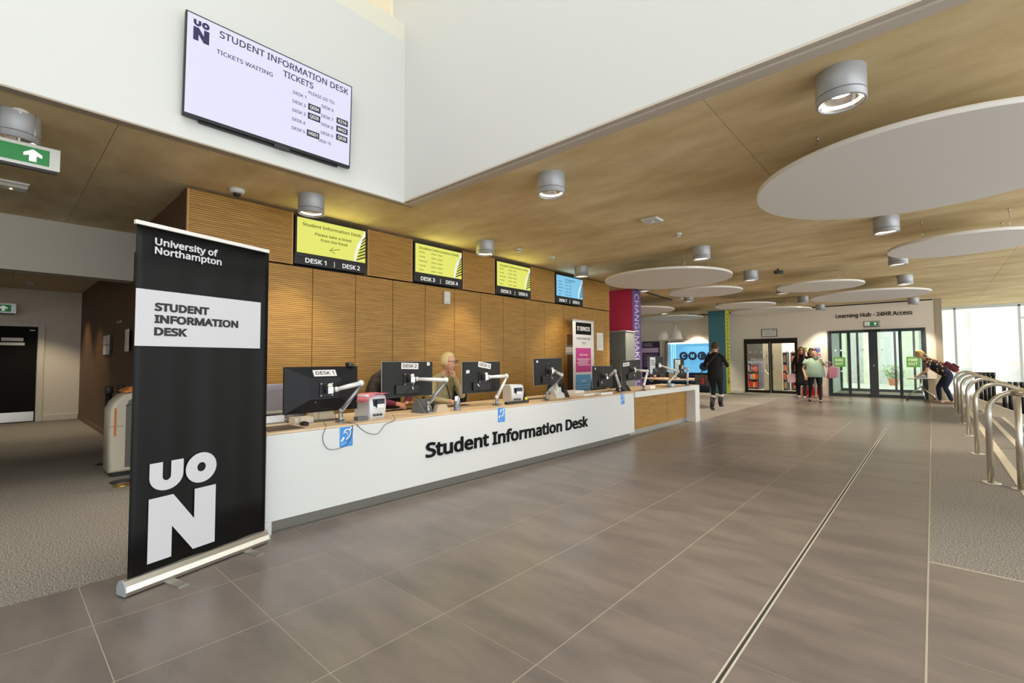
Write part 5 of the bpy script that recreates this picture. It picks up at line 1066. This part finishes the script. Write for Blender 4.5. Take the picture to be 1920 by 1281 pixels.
def hand(J, E, s, w, d, side, mi, r=.011, curl=.4, fl=.075):
    """palm + five finger chains growing from wrist w along d (unit), thumb to the given side"""
    w, d, side = V(w), V(d).normalized(), V(side); side = (side-d*side.dot(d)).normalized(); pn = d.cross(side).normalized(); p = w+d*.055
    J[s+'palm'] = (*p, (.034, .016)); E.append((s+'wrist', s+'palm', mi))
    for k, (off, L) in enumerate(((.026, .92), (.009, 1.0), (-.009, .95), (-.026, .78))):
        b = w+d*.085+side*off; c = b+(d*math.cos(curl*.6)-pn*math.sin(curl*.6))*fl*L*.5; e = c+(d*math.cos(curl*1.8)-pn*math.sin(curl*1.8))*fl*L*.5
        for q, pt, rr in ((0, b, r), (1, c, r*.9), (2, e, r*.75)): J['%sf%d%d' % (s, k, q)] = (*pt, rr)
        E += [(s+'palm', '%sf%d0' % (s, k), mi), ('%sf%d0' % (s, k), '%sf%d1' % (s, k), mi), ('%sf%d1' % (s, k), '%sf%d2' % (s, k), mi)]
    t0 = w+d*.03+side*.032; t1 = t0+(side*.6+d*.8).normalized()*.035; t2 = t1+(d-pn*.3).normalized()*.028
    J[s+'t0'] = (*t0, r*1.2); J[s+'t1'] = (*t1, r); J[s+'t2'] = (*t2, r*.8); E += [(s+'palm', s+'t0', mi), (s+'t0', s+'t1', mi), (s+'t1', s+'t2', mi)]
eyew = mat('eye_white', '#E8E2DC', .3); lipm = mat('lip', '#B5655F', .5)
def body(H, top, legs, shoes, sk, arms, legp=None, wide=1.0, short=False, bare=False, lean=0, curl=.5, skm=skin):
    """standing skeleton of height H; arms {'l'|'r': (elbow, wrist)}; legp {'l'|'r': (knee, ankle, toe)}; mats 0 top 1 legs 2 shoes 3 skin"""
    k = H/1.72; J = {}; E = []
    ly = lambda z: lean*(z-.95*k)
    P = lambda x, y, z, r: (x, y, z, r)
    J['pelvis'] = P(0, 0, .95*k, (.135*k*wide, .105*k*wide)); J['waist'] = P(0, ly(1.08*k), 1.08*k, (.125*k*wide, .095*k*wide)); J['chest'] = P(0, ly(1.26*k), 1.26*k, (.15*k*wide, .105*k*wide)); J['collar'] = P(0, ly(1.40*k), 1.40*k, (.10*k*min(wide, 1.15), .07*k)); J['neck'] = P(0, ly(1.47*k)+.01, 1.475*k, .05*k); J['skull'] = P(0, ly(1.56*k)+.02, 1.56*k, .055*k)
    E += [('pelvis', 'waist', 0), ('waist', 'chest', 0), ('chest', 'collar', 0), ('collar', 'neck', 3), ('neck', 'skull', 3)]
    for s, sg in (('l', -1), ('r', 1)):
        J[s+'sh'] = P(sg*.175*k*(.75+.25*wide), ly(1.39*k), 1.385*k, .058*k); el, wr = arms[s]
        J[s+'el'] = (*el, .042*k); J[s+'mid'] = (*(V(J[s+'sh'][:3]).lerp(V(el), .5)), .05*k*(.6+.4*wide)); J[s+'wrist'] = (*wr, .027*k)
        E += [('collar', s+'sh', 0), (s+'sh', s+'mid', 0), (s+'mid', s+'el', 3 if short else 0), (s+'el', s+'wrist', 3 if short else 0)]
        hand(J, E, s, wr, V(wr)-V(el), V((-sg, .3, 0)), 3, curl=curl)
        kn, an, to = (legp or {}).get(s, ((sg*.10*k, .01, .50*k), (sg*.10*k, -.02, .09*k), (sg*.11*k, .13, .035)))
        J[s+'hip'] = P(sg*.085*k*wide, 0, .88*k, .095*k*wide); J[s+'th'] = (*(V(J[s+'hip'][:3]).lerp(V(kn), .45)), .082*k*wide); J[s+'kn'] = (*kn, .056*k*(.5+.5*wide)); J[s+'cf'] = (*(V(kn).lerp(V(an), .35)), .055*k); J[s+'an'] = (*an, .037*k); J[s+'he'] = (an[0], an[1]-.02, max(.035, an[2]-.05), .036); J[s+'to'] = (*to, .03)
        E += [('pelvis', s+'hip', 1), (s+'hip', s+'th', 1), (s+'th', s+'kn', 1), (s+'kn', s+'cf', 1), (s+'cf', s+'an', 1), (s+'an', s+'he', 2), (s+'he', s+'to', 2)]
    return J, E
def face(c, d, hair, sk=skin, **k): return dict(c=c, dir=d, skin=sk, eye=eyew, lip=lipm, hair=hair, brow=hair, **k)
def ringcloth(name, T, secs, m, parent, fold=0, n=28):
    R = []
    for (x, y, z, rx, ry) in secs: R.append([T @ V((x+(rx+fold*math.sin(7*a)*(1.5-z))*math.cos(a), y+(ry+fold*math.sin(7*a)*(1.5-z))*math.sin(a), z)) for a in [2*PI*k/n for k in range(n)]])
    return MB().rings(R).build(name, m, parent)
blk = mat('black_clothes', '#121214', .85, bump=(60, .2)); dkg = mat('dark_boots', '#26282B', .6)
# man walking away
hb = mat('short_brown_hair', '#4A3626', .8)
J, E = body(1.68, 0, 0, 0, 0, {'l': ((-.30, .02, 1.10), (-.16, .27, 1.10)), 'r': ((.30, .02, 1.10), (.16, .27, 1.10))}, {'l': ((-.09, .08, .50), (-.09, -.03, .09), (-.10, .11, .035)), 'r': ((.09, .10, .52), (.05, .13, .16), (.05, .28, .12))}, wide=1.04)
mn, T, HM = figure('man in black walking away beyond the counter with a brown shoulder bag', (-4.04, 12.06, 0), -.12, J, E, [blk, blk, dkg, skin, eyew, ink, lipm, hb], face((0, .03, 1.575), (0, 1, -.15), hb))
for s in ('l', 'r'):
    q = J[s+'kn']; a_ = J[s+'an']; c = V(q[:3]).lerp(V(a_[:3]), .40); d = (V(a_[:3])-V(q[:3])).normalized(); p0 = T @ (c-d*.03); p1 = T @ (c+d*.03)
    MB().cyl(p0, p1, .075, .07, 20).build('trouser_cuff', mat('pale_cuff', '#C9C4BA', .7), mn)
    MB().cyl(p1, T @ V(a_[:3]), .062, .05, 18).build('boot_shaft', dkg, mn)
ringcloth('coat', T, [(0, -.01, .74, .19, .15), (0, 0, .9, .195, .155), (0, 0, 1.1, .175, .14), (0, 0, 1.28, .19, .145), (0, .0, 1.38, .15, .1), (0, .01, 1.45, .07, .06)], blk, mn)
bag = thing('shoulder_bag', (-4.30, 12.0, .58), 'brown shoulder bag with a red patch carried by the walking man', 'bag'); bgm = mat('bag_brown', '#3E3029', .7)
fb_ = Fr((-4.33, 11.93, .60), (1, .1, 0), (0, 0, 1)); MB().fbox(fb_, -.15, .15, 0, .27, -.09, .07, bev=.03).build('body', bgm, bag); MB().fbox(fb_, -.155, .155, .14, .28, -.1, .085, bev=.02).build('flap', mat('flap_brown', '#4E3D2F', .7), bag); MB().fbox(fb_, .02, .08, .06, .2, .086, .09).build('red_patch', mat('patch_red', '#A31F35', .6), bag)
MB().tube([(-4.38, 11.86, .87), (-4.2, 11.86, 1.08), (-4.05, 11.88, 1.28), (-3.95, 11.93, 1.42), (-3.93, 12.06, 1.455), (-3.97, 12.14, 1.42)], .012, 6).build('strap', bgm, bag)
# woman with long auburn hair
ha = mat('auburn_hair', '#7A3A1E', .6)
J, E = body(1.64, 0, 0, 0, 0, {'r': ((.25, .0, 1.07), (.23, .06, .82)), 'l': ((-.25, .02, 1.08), (-.16, .2, .95))}, {'l': ((-.09, .10, .48), (-.08, .14, .10), (-.08, .28, .05)), 'r': ((.09, -.02, .48), (.09, -.10, .12), (.09, .03, .035))}, wide=.98)
w1, T, HM = figure('woman with long auburn hair and glasses in a long black coat by the far doors', (-3.17, 17.55, 0), PI+.12, J, E, [blk, blk, mat('white_trainers', '#D8D4C8', .6), skin, eyew, ink, lipm, ha], face((0, .035, 1.535), (0, 1, 0), ha, long=.42, side=True, glasses=True, front=.2))
ringcloth('coat', T, [(0, 0, .42, .22, .2), (0, 0, .62, .20, .18), (0, 0, .9, .17, .15), (0, 0, 1.08, .155, .13), (0, 0, 1.26, .175, .14), (0, .0, 1.36, .13, .09), (0, 0, 1.42, .06, .06)], blk, w1, .012)
for k, (x, z0, z1) in enumerate(((.23, .50, .77),)):
    f = Fr(T @ V((.27, .09, .51)), (1, .2, 0), (-.12, 0, 1)); o = thing('paper_bag', tuple(f.P(0, 0)), 'pale pink paper bag held by the auburn haired woman', 'bag'); MB().fbox(f, -.12, .12, 0, .27, -.012, .012).build('bag', mat('pale_pink_paper', '#E3B9BE', .6), o); MB().tube([f.P(-.05, .27), f.P(-.02, .33), f.P(.05, .27)], .004, 6).build('handle', paper, o)
# third person behind
J, E = body(1.62, 0, 0, 0, 0, {'r': ((.24, .05, 1.07), (.16, .2, 1.2)), 'l': ((-.25, .05, 1.07), (-.13, .15, 1.38))}, {'l': ((-.09, .06, .48), (-.10, .10, .10), (-.10, .24, .05)), 'r': ((.09, -.0, .48), (.09, -.04, .10), (.09, .1, .035))}, wide=.95, curl=1)
hb2 = mat('dark_brown_hair', '#4C2E1C', .6); jk = mat('pale_trousers', '#A99F92', .8)
w0, T, HM = figure('person almost hidden behind the auburn haired woman, raising a hand to brown hair', (-3.02, 18.35, 0), PI+.1, J, E, [mat('charcoal_top', '#1F1D20', .8), jk, MT['white_trainers'], skin, eyew, ink, lipm, hb2], face((0, .035, 1.515), (0, 1, 0), hb2, long=.25, front=.2))
# woman in green T-shirt
hc = mat('tied_dark_hair', '#3A251C', .6); grn = mat('sage_green_shirt', '#93AA95', .85)
J, E = body(1.54, 0, 0, 0, 0, {'r': ((.30, .0, 1.0), (.25, .12, .78)), 'l': ((-.31, .04, 1.04), (-.20, .16, 1.18))}, {'r': ((.12, .0, .45), (.15, -.18, .13), (.15, -.05, .04)), 'l': ((-.11, .11, .45), (-.12, .18, .09), (-.12, .32, .035))}, wide=1.28, short=True)
w2, T, HM = figure('woman in a sage green T-shirt and black leggings striding towards the camera', (-2.62, 16.4, 0), PI+.15, J, E, [grn, blk, mat('sandal_tan', '#C79F86', .5), skin, eyew, ink, lipm, hc], face((0, .05, 1.44), (0, 1, -.1), hc))
ringcloth('shirt', T, [(0, 0, .735, .262, .225), (0, 0, .75, .268, .23), (0, 0, .88, .25, .22), (0, 0, 1.03, .222, .195), (0, 0, 1.15, .205, .17), (0, .0, 1.225, .185, .12), (0, 0, 1.265, .13, .085), (0, 0, 1.30, .07, .06)], grn, w2, .008)
for s, sg in (('l', -1), ('r', 1)): a_, b_ = V(J[s+'sh'][:3]), V(J[s+'mid'][:3]); MB().tube([T @ a_, T @ (a_.lerp(b_, .8)), T @ (b_+(b_-a_)*.25)], [.09, .088, .094], 14).build('sleeve', grn, w2)
for s in ('l', 'r'):
    a_ = V(J[s+'to'][:3]); h_ = V(J[s+'he'][:3]); z0 = max(.004, min(a_.z, h_.z)-.033); MB().tube([T @ V((h_.x, h_.y-.03, h_.z-.03)), T @ V((a_.x, a_.y+.04, a_.z-.026))], [.03, .034], 10).build('sandal_sole', black, w2)
o = thing('pink_tote_bag', tuple(T @ V((-.38, .05, .75))), 'dusty pink bag swinging from the arm of the woman in green', 'bag')
f = Fr(T @ V((-.42, .06, .70)), (1, -.35, 0), (.1, 0, 1)); ptk = mat('dusty_pink', '#B8788A', .7); MB().poly(f, [(-.14, 0), (.13, .03), (.12, .30), (-.08, .36)], -.05, .05).build('body', ptk, o); MB().tube([f.P(-.06, .33), f.P(-.12, .5), f.P(-.16, .52), f.P(-.02, .45), f.P(.08, .31)], .01, 6).build('strap', ptk, o)
# bending woman at the folding table: faces -x
bl = mat('blonde_hair', '#D9B671', .6); nav = mat('navy_jeans', '#1B2438', .85)
dots = bpy.data.materials.new('dotted_blouse'); dots.use_nodes = True; n = dots.node_tree; b = n.nodes['Principled BSDF']; tc = n.nodes.new('ShaderNodeTexCoord'); vo = n.nodes.new('ShaderNodeTexVoronoi'); vo.inputs['Scale'].default_value = 14; n.links.new(tc.outputs['Object'], vo.inputs['Vector'])
rp = n.nodes.new('ShaderNodeValToRGB'); rp.color_ramp.interpolation = 'CONSTANT'; rp.color_ramp.elements[0].color = (*S('#D99B3C'), 1); rp.color_ramp.elements[1].position = .34; rp.color_ramp.elements[1].color = (*S('#171A2B'), 1); n.links.new(vo.outputs['Distance'], rp.inputs[0]); n.links.new(rp.outputs[0], b.inputs['Base Color']); b.inputs['Roughness'].default_value = .8
J = {'pelvis': (0, -.12, .84, (.165, .13)), 'waist': (0, .0, .95, (.15, .12)), 'chest': (0, .18, 1.08, (.165, .13)), 'collar': (0, .33, 1.20, (.11, .08)), 'neck': (0, .40, 1.27, .05), 'skull': (0, .46, 1.33, .055)}; E = [('pelvis', 'waist', 1), ('waist', 'chest', 0), ('chest', 'collar', 0), ('collar', 'neck', 3), ('neck', 'skull', 3)]
for s, sg in (('l', -1), ('r', 1)):
    J[s+'sh'] = (sg*.17, .31, 1.16, .065); J[s+'mid'] = (sg*.21, .33, 1.04, .06); J[s+'el'] = (sg*.22, .36, .92, .045); J[s+'wrist'] = (sg*.10, .50, .79, .028)
    E += [('collar', s+'sh', 0), (s+'sh', s+'mid', 0), (s+'mid', s+'el', 3), (s+'el', s+'wrist', 3)]; hand(J, E, s, (sg*.10, .50, .79), (0, .8, -.35), (-sg, .2, 0), 3)
    yk, ya = (.12, .10) if s == 'r' else (-.02, -.14)
    J[s+'hip'] = (sg*.10, -.11, .78, .12); J[s+'th'] = (sg*.11, (-.11+yk)/2, .62, .098); J[s+'kn'] = (sg*.11, yk, .44, .068); J[s+'cf'] = (sg*.11, (yk+ya)/2, .30, .066); J[s+'an'] = (sg*.11, ya, .10, .05); J[s+'he'] = (sg*.11, ya-.03, .035, .035); J[s+'to'] = (sg*.11, ya+.15, .03, .03)
    E += [('pelvis', s+'hip', 1), (s+'hip', s+'th', 1), (s+'th', s+'kn', 1), (s+'kn', s+'cf', 1), (s+'cf', s+'an', 1), (s+'an', s+'he', 2), (s+'he', s+'to', 2)]
w3, T, HM = figure('blonde woman in a dark dotted blouse bending over the folding table', (.22, 18.22, 0), PI/2, J, E, [dots, nav, mat('tan_flats', '#B9937A', .6), skin, eyew, ink, lipm, bl], face((0, .50, 1.39), (0, .95, -.35), bl))
R = []
for t, (y, z, w, h) in enumerate(((.46, 1.46, .06, .03), (.40, 1.42, .085, .05), (.33, 1.34, .10, .05), (.26, 1.27, .10, .04), (.18, 1.22, .085, .03), (.11, 1.17, .05, .02))): R.append([T @ V((w*math.cos(a), y+.03*math.sin(a), z+h*math.sin(a))) for a in [2*PI*k/14 for k in range(14)]])
MB().rings(R).build('hair', bl, w3)
R = []
for y, z, w, h in ((.33, 1.17, .15, .10), (.22, 1.10, .20, .16), (.08, 1.0, .205, .17), (-.02, .92, .20, .16), (-.07, .86, .205, .165)): R.append([T @ V((w*math.cos(a), y+h*.55*math.sin(a)*-.6, z+h*math.sin(a))) for a in [2*PI*k/20 for k in range(20)]])
MB().rings(R).build('blouse', dots, w3)
o = thing('backpack', tuple(T @ V((0, -.2, 1.0))), 'maroon backpack on the back of the bending blonde woman', 'backpack'); mp_ = mixmat('maroon_pattern', ('#3A1420', '#7A3038'), 26, .8)
f = Fr(T @ V((0, -.06, 1.04)), T.to_3x3() @ V((1, 0, 0)), T.to_3x3() @ V((0, .55, .5))); MB().fbox(f, -.14, .14, -.24, .10, -.02, .14, bev=.05).build('body', mp_, o); MB().fbox(f, -.11, .11, -.22, -.04, .13, .18, bev=.025).build('front_pocket', mp_, o); MB().fbox(f, -.10, .10, -.27, -.2, .0, .12, bev=.02).build('red_base', mat('red_fabric', '#C23A45', .8), o)
for s in (-1, 1): MB().tube([f.P(s*.1, .08, -.0), f.P(s*.11, .22, -.03), f.P(s*.12, .25, -.12)], .012, 6).build('strap', mp_, o)
# seated staff, facing +x (towards the visitors)
def seated(loc, yw, label, mats, hair, hd, arms, lean=.25, k=1.0, hc=None, long=0, glasses=False, curl=.5, **kw):
    J = {'pelvis': (0, 0, .56, (.16, .13)), 'waist': (0, lean*.16, .70, (.14, .11)), 'chest': (0, lean*.36, .90, (.155, .11)), 'collar': (0, lean*.52, 1.05, (.10, .075)), 'neck': (0, lean*.6+.01, 1.12, .048), 'skull': (0, lean*.68+.02, 1.19, .052)}; E = [('pelvis', 'waist', 0), ('waist', 'chest', 0), ('chest', 'collar', 0), ('collar', 'neck', 3), ('neck', 'skull', 3)]
    for s, sg in (('l', -1), ('r', 1)):
        el, wr, hdir, hs = arms[s]; J[s+'sh'] = (sg*.175, lean*.5, 1.02, .062); J[s+'mid'] = (*(V(J[s+'sh'][:3]).lerp(V(el), .5)), .056); J[s+'el'] = (*el, .048); J[s+'wrist'] = (*wr, .027)
        E += [('collar', s+'sh', 0), (s+'sh', s+'mid', 0), (s+'mid', s+'el', 0), (s+'el', s+'wrist', 4 if kw.get('cuff') else 0)]; hand(J, E, s, wr, hdir, hs, 3, curl=curl)
        J[s+'hip'] = (sg*.10, .04, .55, .10); J[s+'th'] = (sg*.12, .22, .56, .085); J[s+'kn'] = (sg*.12, .42, .54, .062); J[s+'cf'] = (sg*.12, .40, .38, .055); J[s+'an'] = (sg*.12, .36, .11, .04); J[s+'he'] = (sg*.12, .34, .04, .035); J[s+'to'] = (sg*.12, .50, .035, .03)
        E += [('pelvis', s+'hip', 1), (s+'hip', s+'th', 1), (s+'th', s+'kn', 1), (s+'kn', s+'cf', 1), (s+'cf', s+'an', 1), (s+'an', s+'he', 2), (s+'he', s+'to', 2)]
    return figure(label, loc, yw, J, E, mats, face(hc or (0, lean*.72+.03, 1.235), hd, hair, sk=mats[3], long=long, glasses=glasses, **{q: v for q, v in kw.items() if q in ('side', 'vol', 'front')}))
olive = mixmat('olive_jacket', ('#A0936A', '#B5A97F'), 20, .85, bump=.2)
wr_l = (.02, .30, 1.035)
wb, T, HM = seated((-4.83, 3.86, 0), -PI/2, 'blonde woman with black glasses seated behind desk 3, hand at her chin', [olive, dark, black, skin, olive, eyew, ink, lipm, mat('pale_blonde_hair', '#DCC38A', .55)], MT['pale_blonde_hair'] if 'pale_blonde_hair' in MT else mat('pale_blonde_hair', '#DCC38A', .55), (-.55, 1, -.05),
    {'l': ((-.16, .36, .80), (-.045, .34, 1.04), (.25, -.15, 1), (1, .2, 0)), 'r': ((.27, .30, .80), (.20, .50, .785), (-.2, 1, -.05), (-1, 0, 0))}, lean=.35, hc=(.0, .27, 1.245), glasses=True, curl=.9)
MB().tube([T @ V(p) for p in ((-.09, .23, 1.08), (-.08, .31, .98), (-.02, .32, .80), (0, .31, .72))], .008, 6).tube([T @ V(p) for p in ((.09, .23, 1.08), (.07, .31, .98), (.02, .32, .80), (0, .31, .72))], .008, 6).build('lanyard', black, wb)
MB().poly(Fr(T @ V((0, .325, .62)), T.to_3x3() @ V((1, 0, 0)), (0, 0, 1)), [(-.035, 0), (.035, 0), (.035, .10), (-.035, .10)], -.004, .0).build('id_card', dark, wb)
MB().rings([[T @ V((w*math.cos(a), lean_+.085*math.sin(a)*s2, z)) for a in [2*PI*k/20 for k in range(20)]] for w, s2, z, lean_ in ((.19, 1.5, .58, .06), (.185, 1.5, .72, .09), (.185, 1.45, .90, .13), (.17, 1.3, 1.0, .16), (.10, 1.0, 1.09, .19))]).build('jacket', olive, wb)
drk = mixmat('dark_brown_top', ('#231A15', '#3A2A22'), 14, .85)
ws, T, HM = seated((-4.98, 3.05, 0), -PI/2, 'hunched person in dark brown clothes typing behind the desk 2 screen', [drk, dark, black, skin2, mat('maroon_cuff', '#6E2238', .8), eyew, ink, lipm, hb2], hb2, (.15, 1, -.6),
    {'l': ((-.26, .36, .84), (-.05, .58, .80), (.15, 1, -.12), (1, 0, 0)), 'r': ((.24, .38, .84), (.09, .60, .80), (-.15, 1, -.12), (-1, 0, 0))}, lean=.6, hc=(-.0, .46, 1.13), long=.3, cuff=True, front=.4)
MB().rings([[T @ V((w*math.cos(a)-.0, l_2+.09*math.sin(a)*s2, z)) for a in [2*PI*k/20 for k in range(20)]] for w, s2, z, l_2 in ((.2, 1.5, .58, .05), (.2, 1.6, .8, .13), (.21, 1.6, .98, .22), (.18, 1.4, 1.10, .27), (.08, .9, 1.17, .30))]).build('jacket', drk, ws)
